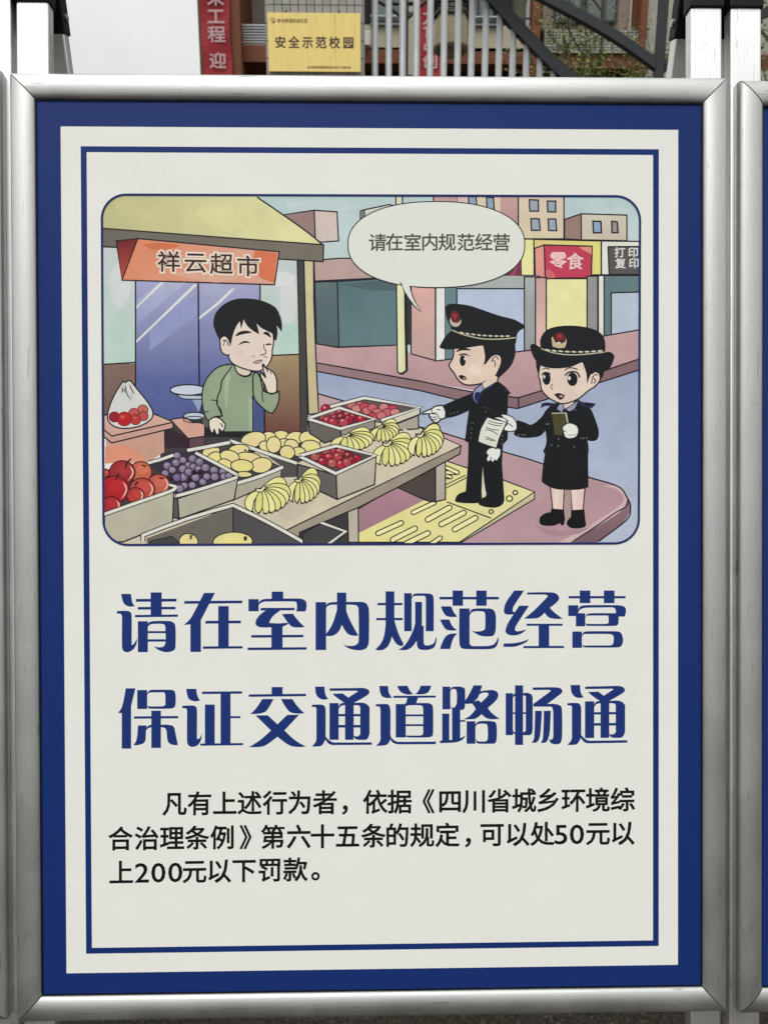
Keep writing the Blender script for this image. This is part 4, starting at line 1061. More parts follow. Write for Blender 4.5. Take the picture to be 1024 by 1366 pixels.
def make_stand(dx, label, inset_l, inset_r, ytop, root=None, main=False, dz=0.0):
    base = Vector((dx, 0.0, 0.0))
    t = empty('display_stand', base, label, 'display stand', 'poster display stands in a row')
    M = Matrix.Translation(-base) @ Matrix.Translation((0, 0, dz)) @ M_board @ Matrix.Translation((dx, 0, 0))
    xf = lambda v: M @ Vector(v)
    L_ = dict(n=0)
    def add_rail(name, vs, fs, m):
        # smooth along the dome but keep mesh in board axes so that the brushed grain follows the rail
        o = mesh_obj(name, vs, fs, m, t, smooth=True); o.matrix_local = M
        return o
    TL, TR, BR, BL = (BX0, BY1), (BX1, BY1), (BX1, BY0), (BX0, BY0)
    tl, tr, br, bl = (IX0, IY1), (IX1, IY1), (IX1, IY0), (IX0, IY0)
    for nm, a, b, c, d, m in (('top_rail', TL, TR, tl, tr, M_ALUX), ('side_rail', TR, BR, tr, br, M_ALUY),
                              ('bottom_rail', BR, BL, br, bl, M_ALUX), ('side_rail', BL, TL, bl, tl, M_ALUY)):
        vs, fs = rail(a, b, c, d); o = add_rail(nm, vs, fs, m)
        for e in o.data.polygons:
            if len(e.vertices) > 4: e.use_smooth = False
    mb = MB().box(BX0+0.004, BX1-0.004, BY0+0.004, BY1-0.004, -0.0095, -0.0012, 0.001); o = mb.build('back_panel', M_BACK, t); o.matrix_local = M
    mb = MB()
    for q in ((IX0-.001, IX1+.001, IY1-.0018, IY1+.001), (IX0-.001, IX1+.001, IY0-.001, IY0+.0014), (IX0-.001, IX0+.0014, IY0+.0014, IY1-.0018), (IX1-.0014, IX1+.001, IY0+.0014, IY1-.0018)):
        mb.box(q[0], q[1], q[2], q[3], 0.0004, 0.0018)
    o = mb.build('shadow_line_strip', M_BLACK, t); o.matrix_local = M  # added black strips painting the shadow line along the rails' inner edge
    mb = MB(); mb.add([(-0.452, -0.602, -0.0006), (0.452, -0.602, -0.0006), (0.452, 0.608, -0.0006), (-0.452, 0.608, -0.0006)], [(0, 1, 2, 3)])
    poster = mesh_obj('poster', mb.v, mb.f, None, t); poster.matrix_local = M
    poster.data.materials.append(M_PRINT); a_ = poster.data.color_attributes.new('ink', 'FLOAT_COLOR', 'POINT')
    for i in range(4): a_.data[i].color = (*lin(NAVY), 1)
    if main: PR.build(poster, lambda v: v)
    else:
        P2 = Print()
        P2.begin('printed_white_ground'); P2.F(PAPER, brect(-0.4115, -0.5642, 0.4115, 0.5642))
        P2.begin('printed_blue_rule')
        for q in (brect(-ow, oh-th, ow, oh), brect(-ow, -oh, ow, -oh+th), brect(-ow, -oh+th, -ow+th, oh-th), brect(ow-th, -oh+th, ow, oh-th)): P2.F(NAVY, q)
        P2.build(poster, lambda v: v)
    # legs: front pair carries the frame, rear pair swings back from the black hinge
    zf = -0.0105
    gy = lambda y: y
    # length of front leg down to the ground along the board
    y_ground = -(1.23+dz)/math.cos(LEAN) + 0.0
    for sx, ins in ((-1, inset_l), (1, inset_r)):
        xo = sx*(0.4765-ins); xi = xo - sx*LW
        x0, x1 = min(xo, xi), max(xo, xi)
        hz = ytop
        mb = MB().box(x0, x1, y_ground-zf*0+0.012, hz+0.03, zf-LD, zf, 0.0022); o = mb.build('front_leg', M_LEG, t); o.matrix_local = M
        mb = MB().box(x0-0.002, x1+0.002, y_ground-0.001, y_ground+0.03, zf-LD-0.002, zf+0.002, 0.002); f_ = mb.build('foot', M_BLACK, o)
        # hinge
        py = hz+0.075; pz = zf-LD+0.001
        hb = MB()
        hb.box(x0-0.0022, x1+0.0022, hz, hz+0.062, zf-LD-0.002, zf+0.0035, 0.002)
        Mr = Matrix.Translation((0, py, pz)) @ Matrix.Rotation(-REAR, 4, 'X')
        hb2 = MB(lambda v: Mr @ v)
        hb2.box(x0-0.002, x1+0.002, -0.091, -0.008, -RD-0.006, 0.0015, 0.002)
        hb3 = MB()
        n = 20
        for xa, xb in ((x0-0.004, x0+0.006), (x1-0.006, x1+0.004), (x0+0.006, x1-0.006)):
            vs = [(x, py+0.026*math.cos(2*math.pi*i/n), pz-0.006+0.026*math.sin(2*math.pi*i/n)) for x in (xa, xb) for i in range(n)]
            fs = [(i, (i+1) % n, n+(i+1) % n, n+i) for i in range(n)] + [tuple(range(n))[::-1], tuple(range(n, 2*n))]
            hb3.add(vs, fs)
        hb.v, hb.f = hb.v, hb.f
        allm = MB(); allm.add(hb.v, hb.f); allm.add(hb2.v, hb2.f); allm.add(hb3.v, hb3.f)
        h = allm.build('hinge', M_BLACK, t); h.matrix_local = M
        sb = MB(lambda v: Mr @ v)
        for yy in (-0.070,):
            xs = xi - sx*0.0045
            sb.tube([(xi+sx*0.001, yy, -0.011), (xs, yy, -0.011)], 0.0052, 10)
            sb.tube([(xs, yy, -0.011), (xs-sx*0.001, yy, -0.011)], 0.0030, 6)
        s_ = sb.build('screw', M_SCREW, h)
        # rear leg
        ll = (1.23+dz+py*math.cos(LEAN))/math.cos(-REAR-LEAN) - 0.03
        rb = MB().box(x0+0.0005, x1-0.0005, -ll, -0.02, -RD-0.004, -0.001, 0.002); o = rb.build('rear_leg', M_LEG, t); o.matrix_local = M @ Mr
        fb = MB().box(x0-0.0015, x1+0.0015, -ll-0.008, -ll+0.025, -RD-0.006, 0.001, 0.002).build('foot', M_BLACK, o)
    return t
px_top = lambda x, y: px2b(x, y, -0.0105)[1]
make_stand(0.0, 'middle display stand with the complete cartoon poster of two officers and a fruit stall', 0.0030, 0.0012, px_top(45, 3), main=True)
make_stand(-0.9640, 'display stand at the left edge, only its right rail and leg showing', 0.006, -0.0070, px_top(5, 2), dz=0.004)
make_stand(0.9690, 'display stand at the right edge, left rail and a strip of blue poster showing', -0.0049, 0.006, px_top(995, 8), dz=-0.003)

# ------------------------------------------------------------ ground
def ground_mat():
    m = bpy.data.materials.new('gravel_soil'); m.use_nodes = True
    t = m.node_tree; b = t.nodes['Principled BSDF']; N = t.nodes.new; K = t.links.new
    c = N('ShaderNodeTexCoord'); n1 = N('ShaderNodeTexNoise'); n1.inputs['Scale'].default_value = 90; n1.inputs['Detail'].default_value = 8; n1.inputs['Roughness'].default_value = 0.75
    n2 = N('ShaderNodeTexNoise'); n2.inputs['Scale'].default_value = 1.3; n2.inputs['Detail'].default_value = 5
    K(c.outputs['Object'], n1.inputs['Vector']); K(c.outputs['Object'], n2.inputs['Vector'])
    cr = N('ShaderNodeValToRGB'); e = cr.color_ramp.elements
    e[0].position = 0.36; e[0].color = (0.020, 0.015, 0.011, 1); e[1].position = 0.68; e[1].color = (0.16, 0.125, 0.095, 1)
    x = cr.color_ramp.elements.new(0.5); x.color = (0.062, 0.046, 0.034, 1)
    K(n1.outputs['Fac'], cr.inputs[0])
    c2 = N('ShaderNodeValToRGB'); e = c2.color_ramp.elements; e[0].position = 0.4; e[0].color = (1, 1, 1, 1); e[1].position = 0.65; e[1].color = (0.75, 0.85, 0.6, 1)
    K(n2.outputs['Fac'], c2.inputs[0])
    mx = N('ShaderNodeMix'); mx.data_type = 'RGBA'; mx.blend_type = 'MULTIPLY'; mx.inputs['Factor'].default_value = 1
    K(cr.outputs[0], mx.inputs['A']); K(c2.outputs[0], mx.inputs['B']); K(mx.outputs['Result'], b.inputs['Base Color'])
    b.inputs['Roughness'].default_value = 0.95
    bp = N('ShaderNodeBump'); bp.inputs['Distance'].default_value = 0.02; bp.inputs['Strength'].default_value = 0.9
    K(n1.outputs['Fac'], bp.inputs['Height']); K(bp.outputs[0], b.inputs['Normal'])
    return m
g = mesh_obj('ground', [(-300, -60, 0), (300, -60, 0), (300, 500, 0), (-300, 500, 0)], [(0, 1, 2, 3)], ground_mat(), kind='structure')
# loose gravel and bark around the stands
st = MB()
for i in range(9000):
    x = random.uniform(-2.0, 2.0); y = random.uniform(-0.6, 2.3); r = random.uniform(0.003, 0.008)
    z = r*0.3
    a = random.random()*6.28
    pts = [(math.cos(a+k*1.2566)*r*random.uniform(.7, 1.3), math.sin(a+k*1.2566)*r*random.uniform(.7, 1.3)) for k in range(5)]
    vs = [(x+p[0], y+p[1], 0.0) for p in pts] + [(x+p[0]*.7, y+p[1]*.7, z+r*random.uniform(.2, .5)) for p in pts]
    st.add(vs, [(k, (k+1) % 5, 5+(k+1) % 5, 5+k) for k in range(5)] + [(5, 6, 7, 8, 9)])
M_STONE = mat('gravel_stones', (0.085, 0.066, 0.050), 0.95, noise_s=40, noise_a=0.6)
s_ = st.build('gravel', M_STONE, None, kind='stuff'); s_['label'] = 'brown gravel and bark chips lying round the stands'

# ------------------------------------------------------------ gate pillar with tiles and brass plaque
YP = 4.0
a = P(357, 45, YP); b = P(483, 45, YP)
px0, px1 = a.x-0.004, b.x+0.004; PD = 0.45; PH = 4.1
M_TILE = [mat('pillar_tile', (c*1.0, c*0.965, c*0.88), 0.35, noise_s=12, noise_a=0.08) for c in (0.30, 0.335, 0.36)]
M_GROUT = mat('tile_grout', (0.10, 0.092, 0.08), 0.95, noise_s=50, noise_a=0.2)
pil = empty('gate_pillar', ((px0+px1)/2, YP+PD/2, 0), 'tiled gate pillar behind the yellow plaque', 'pillar')
pc = pil.location
def rel(o, par_loc): return o
core = MB().box(px0-pc.x, px1-pc.x, -PD/2, PD/2, 0, PH, 0.004).build('pillar_core', M_GROUT, pil)
tw, thh, gp = 0.0452, 0.093, 0.0045
nx = int((px1-px0)/tw); tw = (px1-px0)/nx
tile_me = []
for mm in M_TILE:
    t0 = MB().box(-tw/2+gp/2, tw/2-gp/2, -0.006, 0.006, -thh/2+gp/2, thh/2-gp/2)
    me = bpy.data.meshes.new('tile'); me.from_pydata(t0.v, [], t0.f); me.materials.append(mm); tile_me.append(me)
rest = MB(); cnt = 0
zt = P(420, 7.5, YP).z
rows_ = int(PH/thh)
off = (zt % thh)
nd = int(PD/tw)
for r_ in range(rows_):
    z = off + thh*(r_+0.5) if off < thh else 0
    if z + thh/2 > PH: continue
    vis = 2.85 < z < 3.95
    for k in range(nx):
        x = px0 + tw*(k+0.5) - pc.x
        if vis and cnt < 290:
            o = bpy.data.objects.new('tile', random.choice(tile_me)); COL.objects.link(o); o.parent = pil
            o.location = (x, -PD/2-0.004+random.uniform(-.0008, .0008), z); cnt += 1
        else: rest.box(x-tw/2+gp/2, x+tw/2-gp/2, -PD/2-0.010, -PD/2+0.002, z-thh/2+gp/2, z+thh/2-gp/2)
    for sx in (px0-pc.x, px1-pc.x):
        for k in range(nd):
            y = -PD/2 + PD/nd*(k+0.5)
            rest.box(sx-0.008, sx+0.008, y-PD/nd/2+gp/2, y+PD/nd/2-gp/2, z-thh/2+gp/2, z+thh/2-gp/2)
rest.build('tiling', M_TILE[1], pil, kind='stuff')
MB().box(px0-pc.x-0.05, px1-pc.x+0.05, -PD/2-0.05, PD/2+0.05, PH, PH+0.09, 0.006).build('cap_stone', M_GROUT, pil)

# plaque
def text_mesh(name, items, mt, parent, xf, tall=1.0):
    """items: (char, x, z, size, off) laid out in a local x/z plane facing -y"""
    vs = []; fs = []
    gx, gy, _ = glyph_center()
    for k, (ch, x, z, size, off) in enumerate(items):
        v, f = GL[(ch, off)]; n = len(vs)
        for (p, q) in v: vs.append(xf((x+(p-gx)*size, -0.0003*(k % 3), z+(q-gy)*size*tall)))
        fs += [tuple(i+n for i in t) for t in f]
    return mesh_obj(name, vs, fs, mt, parent)
def letters(name, items, mt, parent, xf, tall=1.0):
    for i in items: text_mesh(name, [i], mt, parent, xf, tall)
def brass():
    m = mat('brass_plaque', (0.95, 0.73, 0.235), 0.45, 0.0, noise_s=5, noise_a=0.05, dirt=((0.30, 0.20, 0.08), 7, 0.64, 0.5), stretch=(9, 1, 0.6))
    return m
YQ = YP - 0.022
q0 = P(356.6, 17.2, YQ); q1 = P(481, 96.5, YQ)
pq = empty('plaque', ((q0.x+q1.x)/2, YQ, (q0.z+q1.z)/2), 'yellow brass plaque reading 安全示范校园 on the tiled pillar', 'plaque')
W_, H_ = (q1.x-q0.x)/2, (q0.z-q1.z)/2
MB().box(-W_, W_, -0.006, 0.006, -H_, H_, 0.0012).build('plate', brass(), pq)
M_INK = mat('plaque_ink', (0.055, 0.012, 0.01), 0.5); M_INK2 = mat('plaque_small_ink', (0.06, 0.035, 0.015), 0.5)
def qx(x): return P(x, 57, YQ).x - pq.location.x
def qz(y): return P(418, y, YQ).z - pq.location.z
S = (q1.x-q0.x)/124.4
it = [(ch, qx(x), qz(57.5), 15.2*S, 0.024) for ch, x in zip('安全示范校园', (374.2, 392.3, 410.3, 428.2, 446.2, 464.6))]
letters('printed_character', it, M_INK, pq, lambda v: (v[0], v[1]-0.0066, v[2]))
it = [(ch, qx(373+i*5.1), qz(28.6), 5.2*S, 0.01) for i, ch in enumerate('板仓街道安全社区')]
text_mesh('heading_line', it, M_INK2, pq, lambda v: (v[0], v[1]-0.0066, v[2]))
it = [(ch, qx(411+i*3.45), qz(90.3), 3.5*S, 0.01) for i, ch in enumerate('板仓街道创建国际安全社区工作委员会')]
text_mesh('footer_line', it, M_INK2, pq, lambda v: (v[0], v[1]-0.0066, v[2]))
em = MB()
for (r0, r1, n) in ((0.0125, 0.0155, 24),):
    cx, cz = qx(365.2), qz(28)
    for k in range(n):
        if 3 < k < 6: continue
        a0, a1 = 2*math.pi*k/n, 2*math.pi*(k+1)/n
        em.add([(cx+r*math.cos(a)*0.9, -0.0068, cz+r*math.sin(a)) for a, r in ((a0, r0), (a1, r0), (a1, r1), (a0, r1))], [(0, 1, 2, 3)])
    em.add([(cx-.004, -0.0068, cz-.012), (cx+.010, -0.0068, cz-.012), (cx+.008, -0.0068, cz-.006), (cx-.002, -0.0068, cz-.006)], [(0, 1, 2, 3)])
    em.add([(cx-.001, -0.0069, cz-.008), (cx+.004, -0.0069, cz-.008), (cx+.004, -0.0069, cz+.009), (cx-.001, -0.0069, cz+.009)], [(0, 1, 2, 3)])
em.build('emblem', mat('plaque_red', (0.22, 0.05, 0.03), 0.5), pq)
st_ = MB(); x = qx(446.8)
for (xa, za, zb, w) in ((447, 19, 30, .0016), (447.2, 30, 52, .0009), (447, 62, 80, .0014), (448, 80, 96, .0008), (422, 22, 31, .0012), (473, 40, 60, .0006)):
    st_.add([(qx(xa)-w, -0.0065, qz(za)), (qx(xa)+w, -0.0065, qz(za)), (qx(xa)+w*.6, -0.0065, qz(zb)), (qx(xa)-w*.6, -0.0065, qz(zb))], [(0, 1, 2, 3)])
st_.build('stain', mat('rust_stain', (0.33, 0.25, 0.10), 0.8), pq, kind='stuff')
for xx in (381, 451):                                     # wire stubs on top edge
    MB().tube([(qx(xx), 0.0, qz(18.5)), (qx(xx+1), -0.004, qz(16)), (qx(xx+3), 0.0, qz(14.5))], 0.003, 6).build('fixing_wire', M_BLACK, pq)

# ------------------------------------------------------------ school fence with curved top rails
YF = 4.15
M_BAR = mat('galvanised_bar', (0.44, 0.46, 0.465), 0.45, 0.2, noise_s=30, noise_a=0.08)
M_RAIL = mat('charcoal_rail', (0.018, 0.020, 0.023), 0.5, noise_s=40, noise_a=0.15)
fx = P(640, 90, YF).x
fence = empty('gate_fence', (fx, YF, 0), 'grey vertical bar gate fence under a falling dark curved top rail', 'fence')
rail_px = [(470, -170), (540, -118), (600, -56), (655, -2), (705, 53), (750, 97), (795, 128), (840, 146), (884, 152)]
def interp(x):
    for (a, b), (c, d) in zip(rail_px, rail_px[1:]):
        if a <= x <= c: return b+(d-b)*(x-a)/(c-a)
    return 152
def flatbar(mb, pts, w, d):
    """flat steel bar of width w (in plane) and depth d following pts in the x/z plane"""
    n = len(pts); vs = []
    for i, p in enumerate(pts):
        a = pts[max(0, i-1)]; b = pts[min(n-1, i+1)]; t = (b-a).normalized(); nn = Vector((-t.z, 0, t.x))*w/2
        for s1, s2 in ((1, -1), (1, 1), (-1, 1), (-1, -1)): vs.append(p + nn*s1 + Vector((0, d/2*s2, 0)))
    fs = [(i*4+k, i*4+(k+1) % 4, i*4+4+(k+1) % 4, i*4+4+k) for i in range(n-1) for k in range(4)] + [(0, 3, 2, 1), (n*4-4, n*4-3, n*4-2, n*4-1)]
    mb.add(vs, fs)
def smooth_px(pts, Y, loc, seg=8):
    q = curve(' '.join('~%g,%g' % p for p in pts), False, seg)
    return [P(a, b, Y) - Vector(loc) for a, b in q]
mb = MB(); flatbar(mb, smooth_px(rail_px, YF-0.01, fence.location), 0.066, 0.06); mb.build('top_rail', M_RAIL, fence)
bar_me = None
for i in range(20):
    xb = 499.8 + i*18.45
    top = P(xb, interp(xb)+3, YF)
    mb = MB().tube([(0, 0, 0.15), (0, 0, top.z)], 0.0195, 10)
    o = mb.build('bar', M_BAR, fence, smooth=True); o.location = (P(xb, 50, YF).x-fx, 0, 0)
mb = MB().box(P(489, 500, YF).x-fx, P(868, 500, YF).x-fx, -0.02, 0.02, 0.12, 0.17); mb.build('bottom_rail', M_RAIL, fence)
mb = MB().box(P(489, 500, YF).x-fx, P(868, 500, YF).x-fx, -0.018, 0.03, 1.5, 1.54); mb.build('middle_rail', M_RAIL, fence)
# arched brace and post on the right, mirrored beyond it
YG = 4.0
for (post_px, arcs, lab) in (((881, 50), [(600, -80), (665, -36), (732, 0), (790, 31), (838, 61), (878, 92)], 'dark arched brace and post beside the right leg of the middle stand'),):
    pl = P(post_px[0], post_px[1], YG)
    br = empty('arch_brace', (pl.x, YG, 0), lab, 'gate arch')
    mb = MB(); flatbar(mb, smooth_px(arcs, YG, br.location), 0.052, 0.05); mb.build('arch_rail', M_RAIL, br)
    MB().box(-0.024, 0.024, -0.03, 0.03, 0, 4.3, 0.004).build('post', M_RAIL, br)
    mb = MB(); flatbar(mb, smooth_px([(886, 90), (930, 62), (980, 38), (1024, 15), (1080, -10), (1150, -50)], YG, br.location), 0.05, 0.05); mb.build('arch_rail', M_RAIL, br)

# ------------------------------------------------------------ street lamp of scrolled iron with a hanging lantern
YL = 5.2
lp = P(541.3, 60, YL)
lamp = empty('street_lamp', (lp.x, YL, 0), 'black scrolled iron lamp post standing behind the fence bars', 'street lamp')
M_IRON = mat('black_iron', (0.010, 0.010, 0.011), 0.45)
def lpts(pts): return [P(x, y, YL) - lamp.location for x, y in pts]
arm_top = P(541, -60, YL).z
MB().tube([(0, 0, 0), (0, 0, arm_top)], 0.017, 12).build('post', M_IRON, lamp, smooth=True)
for pts in ([(502, 1), (515, 8), (528, 17), (538, 25)], [(538, 26), (546, 22), (556, 12), (566, 3), (580, -8), (596, -18)],
            [(520, -4), (524, 4), (530, 5), (534, 3), (541, 4), (550, 4), (556, 3)]):
    MB().tube(smooth_px(pts, YL, lamp.location), 0.012, 8).build('scroll_bracket', M_IRON, lamp, smooth=True)
ring = [(548+5.8*math.cos(t), 12+6.4*math.sin(t)) for t in (2*math.pi*k/16 for k in range(17))]
MB().tube(lpts(ring), 0.008, 6).build('ring', M_IRON, lamp)
MB().tube(lpts([(541, -40), (570, -48), (600, -40), (603, -22)]), 0.014, 8).build('lantern_arm', M_IRON, lamp, smooth=True)
lc = P(601.5, 30, YL)
lan = empty('lantern', lc, 'beige glass lantern with black scrolled crown hanging behind the bars', 'lantern')
def lathe(mb, prof, n=28, cx=0, cy=0):
    vs = [(cx+r*math.cos(2*math.pi*k/n), cy+r*math.sin(2*math.pi*k/n), z) for z, r in prof for k in range(n)]
    fs = [(i*n+k, i*n+(k+1) % n, (i+1)*n+(k+1) % n, (i+1)*n+k) for i in range(len(prof)-1) for k in range(n)]
    fs += [tuple(range(n))[::-1], tuple(range((len(prof)-1)*n, len(prof)*n))]
    return mb.add(vs, fs)
zz = lambda y: P(601, y, YL).z - lc.z
rr_ = 21*(YL+1)/FPX
lathe(MB(), [(zz(72), rr_*.55), (zz(70), rr_*.8), (zz(66), rr_*.98), (zz(62), rr_), (zz(45), rr_*1.0), (zz(26), rr_*.97), (zz(5), rr_*.9)]).build(
    'lantern_glass', mat('amber_glass', (0.33, 0.27, 0.155), 0.25, noise_s=8, noise_a=0.15), lan, smooth=True)
lathe(MB(), [(zz(71.5), rr_*.84), (zz(66), rr_*1.03), (zz(63.5), rr_*1.05), (zz(62.5), rr_*1.03)]).build('bottom_ring', mat('bronze_ring', (0.20, 0.15, 0.08), 0.5), lan, smooth=True)
lathe(MB(), [(zz(9), rr_*1.02), (zz(4), rr_*1.1), (zz(-6), rr_*.95), (zz(-20), rr_*.4), (zz(-26), rr_*.1)]).build('crown', M_IRON, lan, smooth=True)
for k in range(8):
    a = 2*math.pi*k/8+0.2; pts = []
    for (z, r) in ((6, 1.06), (14, 1.08), (20, 1.06), (26, 1.1), (28, 1.0), (24, .98)):
        pts.append((rr_*r*math.cos(a+(z-6)*.012), rr_*r*math.sin(a+(z-6)*.012), zz(z)))
    MB().tube(pts, 0.010, 6).build('crown_scroll', M_IRON, lan)
for k in range(3):
    z = zz(10+k*7); pts = [(rr_*1.05*math.cos(t), rr_*1.05*math.sin(t), z+0.012*math.sin(5*t)) for t in (2*math.pi*j/30 for j in range(31))]
    MB().tube(pts, 0.0075, 6).build('crown_hoop', M_IRON, lan)

# ------------------------------------------------------------ school building
YB = 15.0
M_BROWN = mat('brown_painted_wall', (0.165, 0.054, 0.022), 0.8, noise_s=1.2, noise_a=0.14)
M_BEIGE = mat('beige_painted_wall', (0.42, 0.38, 0.28), 0.85, noise_s=0.9, noise_a=0.08)
M_GREYW = mat('grey_wall', (0.26, 0.24, 0.20), 0.85, noise_s=1.5, noise_a=0.08)
M_PINKW = mat('pinkish_wall', (0.33, 0.26, 0.20), 0.85, noise_s=1.5, noise_a=0.08)
M_GLASS = mat('window_glass', (0.10, 0.125, 0.13), 0.08, noise_s=1.0, noise_a=0.3, spec=0.8)
M_FRAME = mat('dark_window_frame', (0.025, 0.03, 0.034), 0.5)
M_FRAMEL = mat('pale_window_frame', (0.5, 0.52, 0.52), 0.5)
M_CURT = mat('olive_curtain', (0.10, 0.105, 0.075), 0.95, noise_s=6, noise_a=0.3, stretch=(6, 1, .3))
M_DARK = mat('recess_shade', (0.02, 0.018, 0.016), 0.9)  # near-black paint puts the shade of recesses and openings into the colour
M_WTILE = mat('pale_wall_tile', (0.36, 0.35, 0.30), 0.5, noise_s=9, noise_a=0.12)
bx = P(265.5, 50, YB).x
bld = empty('school_building', (bx+9, YB+4, 0), 'brown and beige school building with balconies behind the fence', 'building')
BL_ = bld.location
def wb(name, x0, x1, y0, y1, m, Y=YB, d=0.3, floors=(0,), kind=None):
    """wall piece given by its photo edges on the visible storey, repeated on other storeys where asked"""
    a = P(x0, (y0+y1)/2, Y); b = P(x1, (y0+y1)/2, Y); zt_ = P(560, y0, Y).z; zb_ = P(560, y1, Y).z
    o = None
    for f in floors:
        o = MB().box(a.x-BL_.x, b.x-BL_.x, Y-BL_.y, Y+d-BL_.y, zb_+f*FH-BL_.z, zt_+f*FH-BL_.z).build(name, m, bld, kind=kind)
    return o
FH = 3.45
FL = (-1, 0, 1)
zslab = P(560, 84, YB).z
x_end = 18.0
MB().box(bx+0.1-BL_.x, x_end-BL_.x, YB+1.8-BL_.y, YB+9-BL_.y, 0, zslab+2*FH+1.0).build('rear_wall', M_GREYW, bld)
# slab bands
for f in FL:
    MB().box(P(310, 75, YB).x-BL_.x, P(488, 75, YB).x-BL_.x, 0-4, -2.2, zslab+f*FH, zslab+0.29+f*FH).build('floor_band', M_BROWN, bld)
    MB().box(P(483, 75, YB).x-BL_.x, P(725, 75, YB).x-BL_.x, -3.98, -2.2, zslab+f*FH-0.0, zslab+0.27+f*FH).build('floor_band', M_BROWN, bld)
    MB().box(P(714, 75, YB).x-BL_.x, x_end-BL_.x, -3.96, -2.2, zslab+f*FH-0.06, zslab+0.2+f*FH).build('floor_band', M_BROWN, bld)
# end column (banner hangs on it)
a_ = P(265.3, 50, YB-.25).x-BL_.x; b_ = P(321, 50, YB-.25).x-BL_.x
MB().box(a_, b_, -4.25, -2.0, 0, zslab+2*FH+1.2).build('column', M_BROWN, bld)
c_ = P(316, 50, YB-.25).x-BL_.x
wb('wall_panel', 323, 352, -130, 33, M_GREYW, YB+1.4, 0.2, (0,)); wb('doorway_shade', 352, 358, -130, 66, M_DARK, YB+1.45, 0.2)
wb('wall_panel', 358, 486, -130, 66, M_GREYW, YB+1.5, 0.2)
wb('recess_shade_panel', 316, 486, 84, 97+90, M_DARK, YB+1.3, 0.3)  # solid dark panel painted as the shade below the floor band
# balcony railing with thin horizontal rods
for i in range(9):
    y = 34+i*3.75
    a = P(315, y, YB+.05); b = P(486, y, YB+.05)
    MB().tube([(a.x-BL_.x, a.y-BL_.y, a.z), (b.x-BL_.x, b.y-BL_.y, a.z)], 0.022 if i in (0, 8) else 0.015, 6).build('balcony_rod', M_FRAMEL, bld)
for x in (315.5, 357, 400, 443):
    a = P(x, 33, YB+.05); b = P(x, 66, YB+.05)
    MB().box(a.x-.02-BL_.x, a.x+.02-BL_.x, YB+.03-BL_.y, YB+.07-BL_.y, b.z, a.z).build('balcony_post', M_FRAMEL, bld)
# middle part
wb('beige_band', 486, 545, 33.5, 66.3, M_BEIGE, YB+.02, 0.3); wb('beige_band', 590, 716, 33.5, 68, M_BEIGE, YB+.02, 0.3)
wb('beige_column', 543, 592, -300, 100, M_BEIGE, YB-.18, 0.5)
wb('beige_column', 486, 493, 41, 60, mat('white_ledge', (0.55, 0.54, 0.5), 0.7), YB-.25, 0.2)
def window(x0, x1, y0, y1, Y=YB+.25, frame=M_FRAME, glass=M_GLASS, bars=()):
    a = P(x0, y0, Y); b = P(x1, y1, Y)
    A, B, Z0, Z1 = a.x-BL_.x, b.x-BL_.x, b.z, a.z; yy = Y-BL_.y
    w = MB()
    t = 0.045
    w.box(A, B, yy-.03, yy+.03, Z0, Z0+t); w.box(A, B, yy-.03, yy+.03, Z1-t, Z1); w.box(A, A+t, yy-.031, yy+.031, Z0+t, Z1-t); w.box(B-t, B, yy-.031, yy+.031, Z0+t, Z1-t)
    for q in bars:
        X = A+(B-A)*q; w.box(X-t/2, X+t/2, yy-.029, yy+.029, Z0+t, Z1-t)
    f = w.build('window', frame, bld)
    MB().box(A+.01, B-.01, yy-.006, yy+.006, Z0+.01, Z1-.01).build('pane', glass, f)
    return f
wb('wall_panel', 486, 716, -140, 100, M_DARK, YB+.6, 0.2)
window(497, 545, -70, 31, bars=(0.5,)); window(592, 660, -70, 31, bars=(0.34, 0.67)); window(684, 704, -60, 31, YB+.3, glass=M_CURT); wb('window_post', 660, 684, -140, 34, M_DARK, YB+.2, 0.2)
wb('window_post', 704.5, 709, -140, 34, M_FRAMEL, YB+.2, 0.2); wb('window_post', 709, 716, -140, 34, M_BROWN, YB+.2, 0.2)
for (x0, x1) in ((494, 545), (592, 668)):
    wb('sill_rail', x0, x1, 20.5, 22.3, M_FRAMEL, YB-.05, .05); wb('sill_rail', x0, x1, 24.5, 29, M_FRAME, YB-.04, .05); wb('sill', x0, x1, 30.5, 33.4, mat('grey_sill', (.17, .19, .19), .6), YB-.06, .3)
wb('guard_rail', 683, 724, 22, 24, M_FRAME, YB-.05, .04)
wb('recess_shade_panel', 486, 725, 84.2, 97+90, M_DARK, YB+.5, 0.3)
# right part
wb('column', 714.5, 726, -300, 100, M_BROWN, YB-.12, .5)
wb('wall_panel', 726, 862, -140, 39, M_PINKW, YB+.3, .2); 
window(742, 776, -70, 31, YB+.22, bars=(0.5, )); window(784, 806, -70, 31, YB+.22); window(806, 822, -70, 31, YB+.22); 
wb('downpipe', 844.5, 846, -140, 39, M_FRAMEL, YB+.1, .06); wb('wall_strip', 848, 856, -140, 39, M_BROWN, YB+.18, .1)
wb('recess_shade_panel', 726, 862, 89, 97+90, M_DARK, YB+.5, .3)
wb('column', 862, 871, -300, 110, M_BROWN, YB-.12, .5)
wb('tiled_wall', 871, 1100, -300, 110, M_WTILE, YB+.05, .4)
wb('column', 1000, 1010, -300, 110, M_BROWN, YB-.12, .5)
